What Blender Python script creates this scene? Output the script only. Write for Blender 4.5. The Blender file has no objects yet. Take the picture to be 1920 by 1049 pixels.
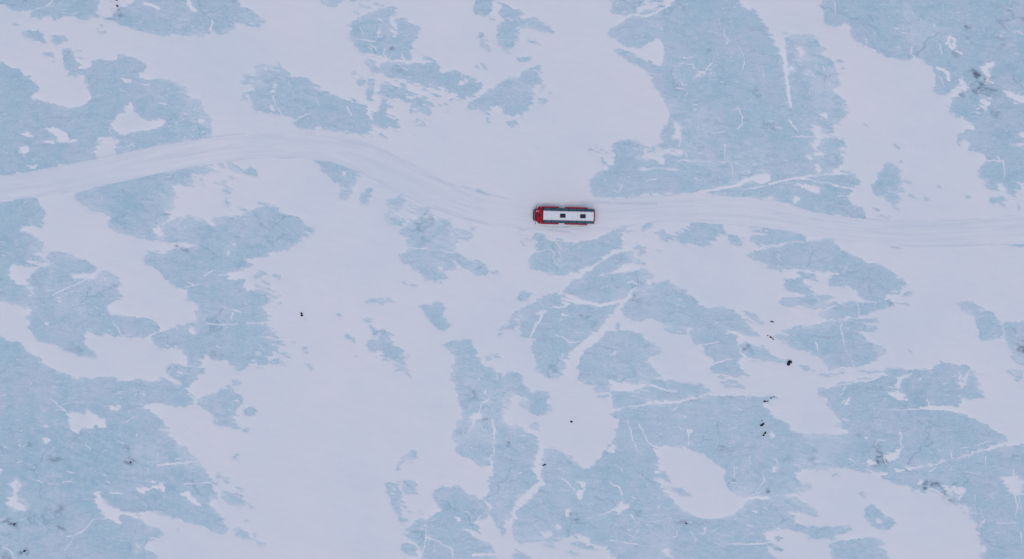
import bpy, bmesh, math, random
import numpy as np
from mathutils import Vector, Matrix, noise as mnoise

# ------------------------------------------------------------------ camera, sky, sun, exposure
SC = bpy.context.scene
COL = SC.collection
M_PER_PX = 0.125                 # metres on the ice for one pixel of the traced survey
CAM_H = 170.0
CAM_X, CAM_Y = 4.0, 17.0          # the drone hangs a little up-track; the picture is a crop of its frame
EXPOSURE = 0.28

cam_data = bpy.data.cameras.new("camera")
cam = bpy.data.objects.new("camera", cam_data)
COL.objects.link(cam)
cam.location = (CAM_X, CAM_Y, CAM_H)
cam.rotation_euler = (0.0, 0.0, 0.0)
cam_data.sensor_fit = 'HORIZONTAL'
cam_data.angle = 2.0 * math.atan(120.0 / CAM_H)
cam_data.shift_x = -CAM_X / 240.0
cam_data.shift_y = -CAM_Y / 240.0
cam_data.clip_start = 1.0
cam_data.clip_end = 6000.0
SC.camera = cam

SUN_EL, SUN_AZ = math.radians(80.0), math.radians(200.0)
world = bpy.data.worlds.new("World")
SC.world = world
world.use_nodes = True
wn, wl = world.node_tree.nodes, world.node_tree.links
wn.clear()
w_out = wn.new("ShaderNodeOutputWorld")
w_bg = wn.new("ShaderNodeBackground")
w_sky = wn.new("ShaderNodeTexSky")
w_sky.sky_type = 'NISHITA'
w_sky.sun_disc = False
w_sky.sun_elevation = SUN_EL
w_sky.sun_rotation = SUN_AZ
w_sky.altitude = 900.0
w_sky.air_density = 1.0
w_sky.dust_density = 2.5
w_sky.ozone_density = 1.0
w_bg.inputs["Strength"].default_value = 0.10
wl.new(w_sky.outputs["Color"], w_bg.inputs["Color"])
wl.new(w_bg.outputs["Background"], w_out.inputs["Surface"])

sun_data = bpy.data.lights.new("sun", 'SUN')
sun_data.energy = 0.9
sun_data.angle = math.radians(45.0)
sun_data.color = (1.0, 0.97, 0.95)
sun = bpy.data.objects.new("sun", sun_data)
COL.objects.link(sun)
sdir = Vector((math.sin(SUN_AZ) * math.cos(SUN_EL), math.cos(SUN_AZ) * math.cos(SUN_EL), math.sin(SUN_EL)))
sun.rotation_euler = sdir.to_track_quat('Z', 'Y').to_euler()
sun.location = sdir * 60

SC.view_settings.view_transform = 'Standard'
SC.view_settings.look = 'None'
SC.view_settings.exposure = EXPOSURE
SC.view_settings.gamma = 1.0
SC.view_settings.use_curve_mapping = False
SC.render.engine = 'CYCLES'

# ------------------------------------------------------------------ survey of the ice field
# every tile: T origin_x origin_y, then outlines in quarter units:
# I = bare ice, S = snow lying on it, L<width> = drift of snow along a crack, D<width> = sliver of ice showing
SURVEY = """
T 0 0
I -20,-20 380,-20 380,5 330,30 250,70 180,82 90,78 40,45 -20,20
I 400,-20 750,-20 735,60 740,100 720,130 680,150 590,150 575,125 530,115 470,120 400,148 380,125 320,120 300,132 230,130 215,105 250,85 330,45 390,15
I 1020,-20 1780,-20 1800,60 1850,70 1930,110 1930,195 1860,200 1840,190 1790,170 1775,215 1720,250 1680,265 1620,245 1600,215 1580,200 1585,250 1530,272 1460,262 1440,272 1380,275 1320,265 1290,260 1240,278 1170,260 1040,235 970,205 900,190 860,160 830,130 850,90 880,75 905,60 960,50 1000,30
L22 1090,30 1130,38 1200,72
L25 1410,-10 1440,50 1475,85
L14 1600,150 1590,230
S 1760,165 1850,190 1830,205 1780,215
D12 720,210 740,215
D12 760,190 780,205
D20 755,235 800,245
D14 780,140 850,150
D10 95,180 130,185
I 175,230 300,230 320,260 330,320 260,300 180,275
I 385,265 430,260 515,290 480,315 430,340 390,320
I 460,400 475,365 545,355 560,395 555,430 580,455 600,495 570,520 640,515 690,500 690,460 740,445 800,460 870,465 900,420 920,405 990,430 1050,455 1090,480 1100,510 1080,540 1040,560 1070,590 1110,600 1220,600 1320,625 1390,655 1420,690 1420,740 1520,770 1530,830 1590,890 1595,940 1605,1000 1600,1060 -20,1060 -20,450 30,470 80,505 140,520 170,560 200,575 270,630 295,665 250,705 240,740 260,755 320,750 400,790 480,810 560,815 630,795 660,770 690,745 665,660 650,600 640,560 580,578 490,570 520,540 490,520 480,480 465,450
S 945,820 980,760 990,740 1000,790 1010,830 1050,870 1070,905 1130,915 1230,905 1265,912 1240,940 1180,960 1120,980 1040,985 980,1000 950,1015 900,1005 870,990 845,960 850,920 880,880 920,840
S 1490,890 1580,905 1570,930 1500,925
S 320,955 440,960 500,1000 520,1060 440,1060 420,1010 380,985
S 140,1000 220,990 260,1030 200,1025
S 720,1050 760,1030 850,1035 840,1060
I 325,390 380,395 405,412 360,430 330,415
D12 565,380 600,382
D12 595,432 615,435
D10 380,455 420,462
S 910,590 980,590 990,620 930,630
L10 900,665 960,690
L12 1200,720 1240,735
L12 1200,765 1240,778
L10 1060,630 1130,636
L10 1260,670 1285,673
L10 710,725 780,715
L10 820,690 850,694
L10 1320,820 1380,815
D14 1840,640 1880,600
D14 1820,740 1850,700
D12 1850,580 1870,570
I 1890,700 1940,680 1940,820 1905,780
T 480 0
I -20,90 10,115 40,150 80,158 85,168 55,180 30,205 -20,200
I 515,-20 660,-20 655,10 620,30 590,60 550,45 520,30
I 700,-20 880,-20 860,5 760,5 740,20 705,5
D20 790,45 850,55
D22 890,32 970,35
D12 735,90 765,105
I 690,190 740,155 800,120 880,90 970,60 1020,45 1040,60 1030,100 1015,140 1020,200 1020,280 1045,300 1070,260 1060,210 1065,160 1090,140 1120,160 1160,190 1230,205 1240,225 1190,230 1215,270 1200,295 1130,285 1150,320 1170,350 1150,385 1175,415 1165,440 1110,450 1060,455 1000,440 960,415 900,410 810,400 760,365 730,335 760,320 700,290 720,265 705,235 725,215
S 1018,110 1040,120 1055,200 1060,250 1035,300 1015,280 1010,200
S 915,145 940,140 955,165 945,190 915,185
S 905,210 925,205 945,250 915,285 895,270
L12 720,275 750,300 820,305 890,315
L14 960,370 962,415 985,445
L10 780,200 800,240 820,260
L10 800,140 780,160
L12 860,340 910,380
L10 840,355 870,370
L12 1080,410 1110,445
I 820,450 870,450 890,520 885,560 860,540 850,490
I 925,500 990,475 1060,470 1130,485 1200,475 1290,475 1370,490 1375,540 1400,560 1450,545 1480,530 1530,545 1520,580 1580,565 1640,585 1650,600 1600,625 1690,615 1705,640 1670,680 1630,730 1560,745 1510,725 1500,690 1440,710 1400,650 1380,690 1320,660 1270,660 1230,650 1200,620 1150,630 1140,600 1080,585 1020,585 970,555
L10 990,450 1060,480 1130,525
L10 1140,620 1230,660
L10 1410,640 1430,690
S 1560,600 1600,590 1590,612 1540,640 1520,630
I 940,640 980,620 1010,650 1080,680 1100,620 1140,640 1140,690 1120,710 1150,760 1140,785 1090,750 1060,730 1000,745 950,720 925,690
I 1160,715 1240,730 1290,770 1300,820 1260,845 1190,800 1165,840 1150,830 1170,780
D10 1300,690 1380,720
D10 1330,740 1390,790
D10 1420,770 1440,830
I 1440,745 1480,735 1490,770 1460,785
I 770,600 820,585 815,630 790,650 768,635
I 735,530 750,530 750,570 735,570
I 840,590 880,570 885,640 870,700 855,760 830,740 830,700 850,650
I 945,740 960,790 1000,800 980,850 1020,860 1050,920 1070,965 1000,950 980,980 920,950 880,930 870,860 920,830
D14 1190,920 1220,900 1255,910 1245,935 1215,940
I -20,560 10,560 40,500 60,490 190,490 205,520 250,545 265,575 370,580 405,615 420,645 500,690 540,700 600,715 670,745 720,750 770,770 800,790 840,780 845,850 860,920 880,970 880,1000 840,1025 760,1010 680,1005 620,985 560,970 480,970 340,960 280,930 290,890 240,870 200,860 110,850 70,840 -20,830
L14 130,720 150,790 190,850 220,890
L12 285,910 330,880 410,850
S 115,660 160,620 150,690 120,690
S 95,790 130,780 140,845 110,840
L8 430,720 480,800
L8 440,660 490,700
L8 690,830 700,850
L8 250,610 255,650
L10 130,640 170,640
S 460,945 490,940 500,970 440,965
L14 680,800 720,870
L10 760,800 770,840
L10 740,930 780,970
D14 920,1000 980,1030
I 1590,790 1660,735 1750,680 1850,620 1940,580 1940,870 1880,865 1840,810 1830,795 1760,800 1745,850 1700,840 1670,825 1600,820
I 1740,860 1765,920 1730,920
I 1870,910 1940,910 1940,960 1880,940
I 1640,-20 1780,-20 1770,60 1760,100 1710,130 1640,95 1630,60 1640,20
I 1850,25 1940,50 1940,120 1900,140 1850,120 1820,100
I 1810,260 1830,180 1880,150 1940,170 1940,340 1890,370 1830,340 1810,310
D16 1700,300 1720,350 1770,380
D14 1700,340 1760,370
D12 1750,130 1780,150
D12 1810,15 1835,25
D14 1870,375 1890,385
D10 1670,240 1690,300
D10 1640,485 1660,500
D12 1700,470 1720,520
D14 1260,430 1300,445
L14 1040,458 1300,466
T 960 0
I -20,60 70,70 90,100 60,130 40,120 70,150 160,125 220,165 300,205 315,235 300,250 250,240 190,225 100,200 70,215 60,225 -20,220
L10 35,135 80,210
I -20,230 45,235 50,280 30,320 10,355 -20,360
I 30,445 80,430 145,420 130,455 70,465
D12 120,305 200,320
D10 180,300 195,330
I -20,600 60,570 110,530 215,487 205,535 150,520 190,560 215,590 230,625 190,635 165,640 155,700 145,770 120,800 115,830 90,855 30,850 10,870 -20,875
I -20,905 20,915 35,935 10,960 -20,970
D14 215,665 240,655
D10 270,695 290,695
I 190,770 225,735 260,740 240,780 205,785
I 760,-20 1040,-20 1000,10 930,70 905,100 880,95 850,115 810,105 745,103 755,40
I 1040,-20 1180,-20 1130,15 1090,5 1040,20
D20 940,115 1050,80 1130,45
I 1240,-10 1270,-20 1670,-20 1720,40 1790,90 1815,65 1840,110 1870,170 1940,230 1940,1060 1125,1060 1130,1000 1160,940 1190,900 1200,850 1180,800 1150,760 1120,720 1110,680 1080,640 1060,580 1030,540 980,510 930,475 860,440 790,395 760,355 830,365 900,400 940,430 1010,450 1060,490 1130,500 1145,430 1145,380 1130,310 1100,290 1070,290 1030,320 970,355 870,350 840,330 780,290 720,255 760,210 800,180 850,150 920,130 960,140 1010,125 1110,90 1180,50
S 1210,900 1270,920 1285,970 1280,1060 1190,1060 1190,1010 1230,980
L14 920,112 1000,125 1080,95 1160,55 1200,15
L12 1530,430 1500,470 1450,520
S 1380,575 1400,530 1450,520 1450,555 1410,580
L10 1360,470 1400,530
L10 1590,220 1590,270 1615,300 1605,340
L10 1720,390 1740,450 1725,530
L12 1880,540 1885,600 1870,630
L10 1270,600 1285,635 1330,640
L8 1470,680 1550,680
L12 1690,800 1720,870 1730,930 1690,970
L12 1660,820 1720,815
L10 1450,985 1520,1000 1590,985
L10 1520,860 1560,910 1550,880
L10 1490,550 1490,600
L8 1250,470 1360,475
L10 1230,490 1270,495
L10 1280,435 1320,440
L10 1330,430 1360,425
L10 1430,435 1450,435
L10 1230,660 1290,668
L10 1240,740 1260,720
L10 1360,780 1400,790
L10 1360,825 1390,830
L10 1270,840 1300,835
L10 1290,895 1340,900
L10 1300,720 1330,700
L10 1380,740 1400,750
L10 1780,760 1810,720
L8 1560,20 1570,50
L8 1700,80 1705,110
T 1440 0
I -20,215 20,270 70,370 110,395 125,390 115,290 160,275 230,290 290,275 340,295 370,320 380,350 410,380 350,385 390,420 440,450 480,490 500,530 510,580 530,620 520,645 460,670 480,700 540,740 580,780 545,800 570,840 600,860 550,870 545,910 490,930 440,940 480,970 490,995 430,1005 390,975 400,940 330,935 300,960 330,1000 350,1060 -20,1060
L44 60,230 95,330 105,410
L28 105,410 120,500 128,560
L20 128,560 145,700 160,800
S 190,370 245,360 265,400 245,460 215,430 200,400
S 140,515 180,515 180,540 145,540
S 290,555 340,570 365,600 320,600
S 370,850 440,840 445,880 400,905 350,880
S 300,940 380,940 400,980 370,1010 330,1000
L14 150,900 180,950 220,990
L14 180,1025 300,1030 400,1020
L10 0,905 40,910
L10 0,980 40,1000
I 400,-20 1940,-20 1940,1060 1420,1060 1425,1010 1460,1000 1500,970 1560,960 1510,920 1460,870 1420,890 1400,850 1360,840 1370,780 1390,730 1450,720 1400,670 1360,700 1330,720 1270,710 1240,690 1260,640 1260,560 1240,500 1180,480 1170,440 1100,430 1060,445 960,440 870,435 840,400 780,370 730,345 700,330 640,300 605,240 620,190 560,180 540,205 490,200 415,180 420,110 390,60
S 1410,650 1450,590 1455,560 1470,610 1520,640 1500,680 1450,690 1400,720 1360,760 1350,710
S 1580,500 1640,490 1690,465 1710,490 1700,520 1660,540 1665,580 1700,640 1650,620 1620,570 1610,520
S 1590,760 1620,740 1680,740 1670,790 1630,840 1580,860 1550,850 1580,800
S 1430,920 1480,900 1530,930 1560,970 1500,975
S 1750,680 1810,680 1860,710 1940,720 1940,780 1860,760 1810,730
L18 1340,330 1360,280 1400,300 1400,360 1380,365 1365,330
L20 1270,510 1350,540 1360,600
L14 1290,570 1330,650
L12 1530,560 1550,545
L14 1580,690 1590,720
L14 1410,380 1450,400
L10 1010,180 1020,220 1050,250
L10 720,290 735,330
L10 970,70 990,100
L12 570,90 600,80
L10 490,20 500,100
L10 790,240 800,280
L10 1090,330 1060,400 1110,440
L10 1290,330 1300,400
L10 1310,20 1315,80
L10 1130,310 1160,340
L8 1680,100 1700,110
L8 1800,60 1830,80
L8 1870,140 1890,160
L8 1850,405 1880,412
L8 1610,210 1625,230
L8 1740,240 1750,280
L10 1820,160 1840,165
S 1870,1000 1940,990 1940,1030 1900,1040
D14 110,250 130,255
D10 725,930 745,940
D10 500,465 540,470
D10 545,515 560,520
T 0 262
I -20,-20 1560,-20 1480,10 1300,35 1180,65 1050,85 880,115 740,140 620,170 480,185 380,210 280,235 130,255 0,275 -20,280
S 770,10 830,-20 900,-20 890,30 860,80 880,120 760,140 700,100 720,70
S 280,0 400,10 440,40 350,25
S 140,60 200,40 230,90 180,110
L10 130,80 200,150
S 180,190 260,200 290,160 270,220 220,215
S 430,-20 640,-20 560,25 440,30
L10 980,30 1010,50
I -20,470 60,465 200,440 270,440 300,470 310,510 350,570 330,590 290,595 340,640 320,655 250,640 180,650 140,690 200,700 260,735 300,760 330,800 290,840 250,860 300,880 350,910 320,920 250,890 200,910 250,930 280,950 200,925 150,945 100,930 80,960 80,1060 -20,1060
S 90,950 150,940 210,935 260,955 300,970 250,1000 230,1060 75,1060
I 560,410 620,400 720,350 800,320 900,295 980,290 1060,275 1150,255 1260,240 1400,210 1560,195 1605,215 1610,245 1560,265 1480,250 1440,255 1470,310 1440,350 1380,340 1300,330 1290,360 1320,400 1300,460 1315,490 1280,525 1200,530 1250,560 1250,600 1210,620 1170,650 1130,655 1140,690 1190,730 1190,750 1110,745 1040,735 950,710 860,680 830,640 850,580 770,540 700,530 640,490 600,460
L12 1150,395 1250,420
D12 1640,180 1670,200
I 1700,170 1760,180 1810,220 1800,245 1750,220
I 1820,245 1880,200 1940,230 1940,270 1850,260
I 1510,280 1545,320 1520,320
D12 1610,325 1640,325
D14 1680,325 1700,325
I 1650,365 1700,370 1745,400 1715,410
D18 1700,450 1720,500
D10 1740,270 1760,300
I 1780,490 1830,520 1900,530 1940,530 1940,890 1890,895 1840,890 1870,920 1885,950 1830,980 1720,1000 1690,1060 1230,1060 1210,1020 1160,960 1080,940 1075,900 1110,835 1160,850 1230,870 1270,830 1320,820 1300,780 1200,760 1210,740 1250,710 1210,680 1210,640 1280,630 1340,595 1400,575 1450,575 1540,600 1580,650 1610,660 1640,640 1580,600 1660,590 1740,585 1750,570 1800,580 1840,555
S 1190,755 1290,772 1400,770 1480,790 1500,800 1440,815 1360,800 1330,820 1270,830 1250,865 1180,840 1110,830 1100,780
S 1740,780 1780,770 1780,800 1740,815
S 1730,820 1740,850 1710,875 1680,860
L14 1530,1020 1600,980
L12 1760,1000 1900,975
L14 1640,1020 1750,1000
L14 1380,580 1330,640
L10 1720,680 1750,690
I 370,870 400,850 530,870 640,910 720,960 720,985 640,1000 520,1005 560,1060 230,1060 250,1010 310,965 390,960 380,900
S 530,1005 640,1000 690,1010 690,1030 640,1060 580,1060
I 700,1060 740,1005 820,1000 880,1030 890,1060
T 480 262
I -20,510 60,500 100,495 130,510 170,515 180,555 240,570 330,580 350,600 380,650 440,660 445,690 410,700 370,680 360,740 320,770 270,770 265,820 200,830 120,830 90,850 70,875 20,880 -20,870
L12 150,780 170,800
I 430,150 480,155 560,165 660,170 720,195 765,215 760,270 755,330 730,370 710,430 670,450 640,445 610,405 650,370 660,345 600,325 570,290 560,265 510,240 490,195
S 645,240 680,235 690,260 660,280 640,265
I 770,430 800,390 840,355 880,375 870,430 850,490 820,490 790,480
I 975,470 1000,450 1060,450 1090,415 1110,440 1140,460 1110,490 1090,520 1030,510 985,490
I 960,545 1000,555 1050,590 1110,610 1110,660 1090,650 1060,630 1000,635 975,600
D12 1160,490 1185,515
D10 1130,525 1155,540
D10 990,535 1025,540
I 1210,510 1270,510 1300,530 1290,560 1350,590 1440,600 1470,625 1475,680 1440,740 1500,730 1510,760 1450,785 1500,810 1490,825 1420,830 1290,820 1200,805 1150,800 1140,770 1145,740 1080,700 1070,675 1110,665 1145,650 1170,620 1220,600 1240,580 1205,550
S 1180,600 1215,580 1235,590 1200,615
D14 1310,545 1335,560
I 1490,680 1540,680 1600,700 1630,720 1590,740 1520,735 1500,710
I 1090,850 1200,820 1300,830 1420,840 1490,845 1560,880 1600,905 1680,910 1730,950 1755,975 1730,1010 1680,1020 1620,985 1560,955 1520,940 1500,905 1470,890 1500,960 1480,980 1440,970 1400,990 1430,1030 1440,1060 1280,1060 1260,1010 1220,1000 1170,960 1150,930 1110,920 1095,890
I 1760,980 1800,985 1850,1005 1860,1020 1800,1020
L10 1200,815 1290,822 1380,830 1490,850
L8 1480,890 1530,950
S 1370,940 1400,930 1410,980 1390,1010 1360,970
I -20,1015 20,1010 70,1015 20,1040 -20,1040
D14 130,1015 165,1025
D12 180,1040 210,1050
D10 30,990 60,1005
D12 1620,670 1645,668
D10 30,470 80,480
D16 0,240 20,270
D10 1650,378 1740,413
T 960 262
I 750,30 870,0 930,10 990,50 980,95 1010,110 1050,60 1140,30 1140,-20 1940,-20 1940,450 1870,440 1740,435 1600,420 1450,405 1330,400 1250,405 1120,395 1000,405 900,430 790,430 660,435 610,420 590,380 575,340 590,300 620,280 640,245 720,225 720,195 770,180 770,110
S 960,130 990,115 1060,80 1080,50 1150,60 1240,60 1300,75 1300,110 1200,120 1150,160 1130,195 1080,190 1070,150 1000,150
S 920,225 1000,208 1100,205 1200,210 1270,220 1250,240 1180,235 1100,225 1000,232
I 1140,120 1190,105 1190,120 1150,130
L13 1240,150 1400,160 1560,175 1700,172
L8 1700,172 1880,185
L10 1300,85 1420,100
L12 1300,85 1310,140
L12 1270,-10 1255,50
L12 1590,40 1600,140 1635,170
L12 1635,170 1655,230 1665,300
L20 1400,395 1520,375 1620,355 1720,330
S 1700,330 1730,285 1840,260 1940,250 1940,310 1880,320 1850,330 1780,310 1720,325
L10 1720,370 1800,365 1880,345
S 1320,405 1400,390 1500,385 1450,405 1600,420 1500,425
L12 790,320 825,345 800,400
L10 760,380 790,395
L8 860,270 900,280
L10 1010,310 1080,300
L10 1370,285 1420,310
L10 1350,60 1380,90
L10 1440,20 1470,50
D10 590,60 600,100
D10 630,40 650,90
D10 700,95 710,100
D10 670,130 680,170
I 150,740 180,690 230,700 260,740 320,765 400,775 520,765 620,745 700,710 760,690 840,655 850,680 820,740 800,780 840,800 760,830 690,880 660,910 620,940 560,950 500,985 440,1000 380,1020 320,1015 240,990 150,970 130,930 125,890 140,870 180,840 170,800 200,780
L12 290,830 320,860 310,900 340,940 380,970
L12 350,840 390,890
L10 180,845 250,835
L10 320,770 380,830
L8 500,930 540,960
I 600,975 680,920 760,870 840,840 890,840 920,850 870,880 940,900 990,915 1000,935 950,935 900,920 850,930 800,970 720,1005 620,1025 540,1060 480,1060
I 960,800 1000,800 1005,840 980,870 955,870
D20 920,815 950,805
I 690,1015 760,1010 860,1000 920,985 1000,985 1050,1010 1060,1040 1040,1060 680,1060
I 540,1060 600,1025 700,1035 700,1060
I 980,640 1040,620 1060,635 1010,660 1000,700 980,690
I 1050,685 1100,695 1150,695 1190,720 1180,750 1150,765 1110,735 1090,710
I 1230,690 1290,675 1340,660 1330,630 1380,610 1450,605 1500,620 1580,640 1590,690 1570,720 1520,740 1480,780 1430,800 1380,790 1330,780 1260,770 1240,740
L8 1260,650 1340,680
I 1610,710 1680,720 1730,755 1720,790 1660,770 1620,750
I 1790,755 1820,725 1880,715 1940,720 1940,790 1850,785
D16 1790,655 1940,655
D12 1820,690 1940,700
I 1750,860 1830,840 1940,825 1940,940 1870,915 1810,890 1830,860 1770,868
D10 60,685 110,675
D10 80,760 90,790
D10 110,740 150,750
D10 860,690 930,680
D8 1080,820 1110,830
T 1440 262
I -20,-20 560,-20 575,40 520,60 545,95 560,165 545,190 545,230 590,245 640,265 680,310 670,345 620,355 600,370 620,390 610,460 650,490 720,510 740,560 755,595 690,590 600,575 500,560 420,550 330,535 200,495 130,475 40,455 35,430 10,420 -20,400
S 320,20 350,-10 400,0 400,50 370,60 390,90 440,110 430,150 400,130 350,130 330,100
S 280,110 330,130 340,150 300,150
S 320,170 370,185 410,220 420,245 360,250 350,210
S 480,230 520,190 545,170 550,240 600,245 500,265
S 200,330 270,330 330,345 380,355 405,400 370,415 320,400 270,370
S -20,260 20,260 20,300 -20,330
S 190,440 230,410 240,450 200,490
L12 0,425 30,440
L16 -20,335 100,310 220,290 350,268 480,258 600,255
L14 220,290 340,305 440,325 520,345 610,365
L10 530,420 620,425
D14 595,248 612,244
I 785,350 800,325 830,310 835,270 880,220 890,195 940,185 980,200 1020,250 990,260 1010,295 1000,310 1030,325 1000,345 1010,375 1040,395 1000,400 960,415 1000,430 980,450 1000,470 960,490 930,470 900,460 870,430 810,410 790,390
L8 860,425 1000,408
D20 965,40 1010,70
D14 1040,310 1070,320
D16 1080,415 1110,430
D14 1180,435 1205,445
D10 1275,340 1310,360
D12 800,510 840,530
D14 850,560 900,590
D10 900,565 930,575
D16 950,500 1000,525
D10 1000,165 1020,168
D10 1490,430 1510,432
I 1650,455 1730,435 1780,430 1780,465 1720,480 1660,475
D14 1880,500 1890,515
I 1420,-20 1430,50 1450,10 1480,0 1530,30 1500,75 1560,90 1610,105 1650,150 1630,170 1590,200 1590,270 1640,320 1660,380 1700,380 1750,330 1790,350 1800,400 1830,410 1870,400 1900,360 1890,340 1940,310 1940,-20
L14 1580,165 1660,160 1760,155
L10 1760,150 1780,250 1770,300
L12 1720,130 1740,160
S 1790,40 1940,20 1940,45 1830,50
L10 1730,320 1740,360
I 1800,790 1870,770 1940,765 1940,800 1830,800
I -20,660 100,670 220,695 285,720 285,755 190,760 130,770 50,785 -20,790
I -20,820 60,805 160,785 280,770 400,755 490,755 520,790 545,825 620,855 680,890 770,925 840,935 910,970 950,1010 985,1035 990,1060 -20,1060
S -20,950 20,970 80,980 140,975 200,965 260,970 380,985 480,1000 560,995 580,1010 480,1020 460,1060 250,1060 200,1040 170,1060 -20,1060
I 220,995 260,990 350,1020 350,1050 270,1040
L8 85,850 75,980
L10 540,940 590,965 580,1000
L8 615,930 590,960
I 170,1060 200,1040 250,1045 260,1060
D10 930,800 1000,812
T 0 524
I -20,-20 900,-20 900,40 880,60 920,140 850,170 795,190 810,230 830,270 960,275 1060,290 1150,305 1180,330 1180,390 1120,410 1090,440 1000,435 900,430 800,420 700,400 650,395 610,450 640,490 670,530 735,575 680,585 600,580 540,550 470,520 430,490 350,475 290,470 240,400 215,370 225,310 210,270 250,220 160,200 80,180 30,160 -20,135
S 80,-20 210,-20 215,20 250,60 265,120 235,90 200,50 130,40
S 580,-20 650,-20 645,-5 600,5
L14 640,5 540,50 470,80 395,115
L12 840,320 880,370 900,410 930,430
S 340,320 370,320 375,345 350,350
L12 745,25 820,40 860,70
L12 240,155 310,165
L12 215,235 280,205
S 640,10 665,10 655,50 645,40
I 1240,-20 1270,40 1340,65 1400,70 1390,150 1450,160 1500,190 1480,250 1500,310 1440,320 1390,340 1280,375 1180,400 1130,430 1150,480 1200,520 1250,520 1280,510 1340,520 1400,550 1410,600 1400,640 1500,655 1510,610 1530,560 1570,570 1590,600 1680,600 1750,640 1780,680 1820,685 1850,660 1870,610 1910,600 1940,600 1940,90 1830,85 1815,60 1850,-20
S 1820,70 1860,10 1940,-20 1940,80 1860,78
S 1410,380 1430,345 1460,355 1475,400 1450,425 1420,415
L14 1560,330 1680,340 1780,335
L14 1840,335 1940,330
L12 1670,205 1740,225 1810,250
L10 1380,60 1540,30 1660,10
L12 1740,250 1730,300
L8 1680,370 1760,345
L10 1240,480 1260,500
L10 1300,490 1320,500
L12 1620,500 1660,510
L10 1400,20 1440,40
I 1260,660 1310,635 1400,650 1540,665 1510,710 1480,730 1450,770 1400,810 1360,790 1370,770 1300,740 1260,700
L14 1325,690 1370,700
I -20,410 30,440 100,470 140,470 190,490 230,520 200,540 300,590 340,640 380,680 440,700 520,730 560,760 640,750 740,735 870,730 890,760 960,760 1040,750 1140,765 1200,770 1210,730 1260,750 1300,790 1390,810 1420,860 1450,880 1455,920 1420,940 1400,955 1300,945 1200,930 1140,930 1110,960 1150,1000 1200,1030 1220,1060 -20,1060
S 480,990 530,990 590,1000 640,1040 600,1000 660,980 720,1020 780,1060 520,1060
L14 385,900 440,950 490,990
L10 440,950 530,930
L10 420,990 470,985
S 820,950 900,945 910,965 850,985
L10 830,860 940,845
S 160,480 230,490 240,530 190,530
L10 220,750 235,785
S 1040,930 1120,940 1130,980 1080,970
L10 110,665 160,660
L10 100,730 130,725
L10 0,870 40,875
I 1490,900 1550,870 1640,860 1650,820 1710,830 1720,790 1760,850 1830,890 1800,940 1760,1000 1740,1060 1610,1060 1590,1010 1540,975 1500,940
S 1740,900 1780,890 1790,920 1750,920
I 1740,760 1810,770 1790,795 1745,790
I 1830,985 1870,950 1920,975 1910,1000 1880,1020 1840,1005
D14 1740,820 1770,835
D10 1560,570 1590,595
T 480 524
I -20,85 40,85 80,120 105,165 70,190 60,215 85,250 75,290 40,320 -20,320
I -20,340 80,345 110,370 150,420 110,430 60,425 20,435 100,460 120,480 130,530 110,580 80,600 90,640 50,650 -20,635
S -20,560 20,540 50,560 20,575
L10 20,490 60,530
I 110,620 130,590 190,585 215,620 235,655 180,650 130,640
I 180,485 215,490 205,505
D14 110,460 170,485
D12 185,560 250,580
D14 50,85 130,110
D12 110,135 150,140
D14 160,120 175,130
D12 170,178 190,180
D10 270,465 285,467
D14 345,505 380,515
D12 370,545 395,550
D16 0,40 30,50
D12 60,10 100,40
I 375,620 400,630 445,680 410,685 380,650
I 900,150 940,140 985,165 970,178 920,165
I 990,135 1020,135 1045,170 1020,165
D10 830,165 900,155
D14 1110,20 1135,35
D12 1160,40 1205,45
I 1225,205 1280,195 1320,215 1340,180 1370,170 1410,190 1415,230 1395,270 1420,300 1465,350 1430,375 1380,370 1320,340 1310,300 1270,270 1250,230
I 650,425 690,405 730,435 750,465 700,440
I 855,345 880,345 900,380 900,420 880,410 865,380
D20 825,305 870,310
D10 610,250 630,280
I 925,380 965,375 985,410 1020,440 1015,460 980,450 960,430 930,420
I 840,480 880,450 920,480 950,540 910,520 890,550 840,520
I 920,460 1000,470 1060,490 1090,530 1110,590 1100,615 1080,630 1050,620 1000,580 990,605 950,600 970,570 950,530 925,490
I 1050,640 1080,635 1080,655 1055,655
I 1085,660 1120,655 1160,685 1150,700 1110,680
D12 1055,680 1090,675
D12 1140,700 1160,730
D10 755,565 775,570
D10 1135,555 1145,580
I 1400,490 1450,465 1500,455 1560,460 1610,450 1625,490 1650,570 1680,600 1700,650 1760,660 1810,700 1850,745 1870,710 1900,700 1940,700 1940,870 1910,890 1860,920 1840,960 1850,1000 1850,1060 1690,1060 1700,1010 1650,990 1610,1020 1600,1060 1540,1060 1545,990 1525,930 1510,850 1490,780 1470,740 1490,650 1490,580 1470,530 1430,515
L10 1640,650 1660,770
L8 1670,740 1650,860 1610,880
L12 1740,840 1750,890 1690,930 1670,1000
L10 1800,680 1810,750
S 1690,930 1730,880 1745,900 1720,930
I 1725,590 1765,585 1760,610 1735,610
D10 1790,580 1825,575
I 1895,330 1940,310 1940,360 1900,345
D12 1830,380 1880,350
D12 1820,420 1850,410
D12 1860,955 1890,975
D10 1880,930 1900,950
D12 1340,-5 1385,8
T 960 524
I 375,90 430,40 500,-10 520,-20 980,-20 1000,30 920,60 880,100 840,140 760,165 680,180 600,170 500,145 480,120 410,105
L14 860,25 900,15 940,35
L8 660,75 760,40
I -20,265 60,230 150,190 290,112 400,112 470,150 560,185 660,190 760,185 820,170 790,210 750,240 720,290 700,330 640,380 600,420 540,465 500,490 470,530 430,580 415,620 400,670 370,735 290,740 240,730 220,690 180,680 180,630 170,570 150,510 180,460 200,440 140,435 70,425 80,380 60,340 -20,370
S 380,150 410,140 520,170 600,185 500,190 440,180 400,200 330,225 260,255 230,265 170,265 200,240 270,220 350,190
L16 220,265 190,330 150,400 140,430
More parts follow.
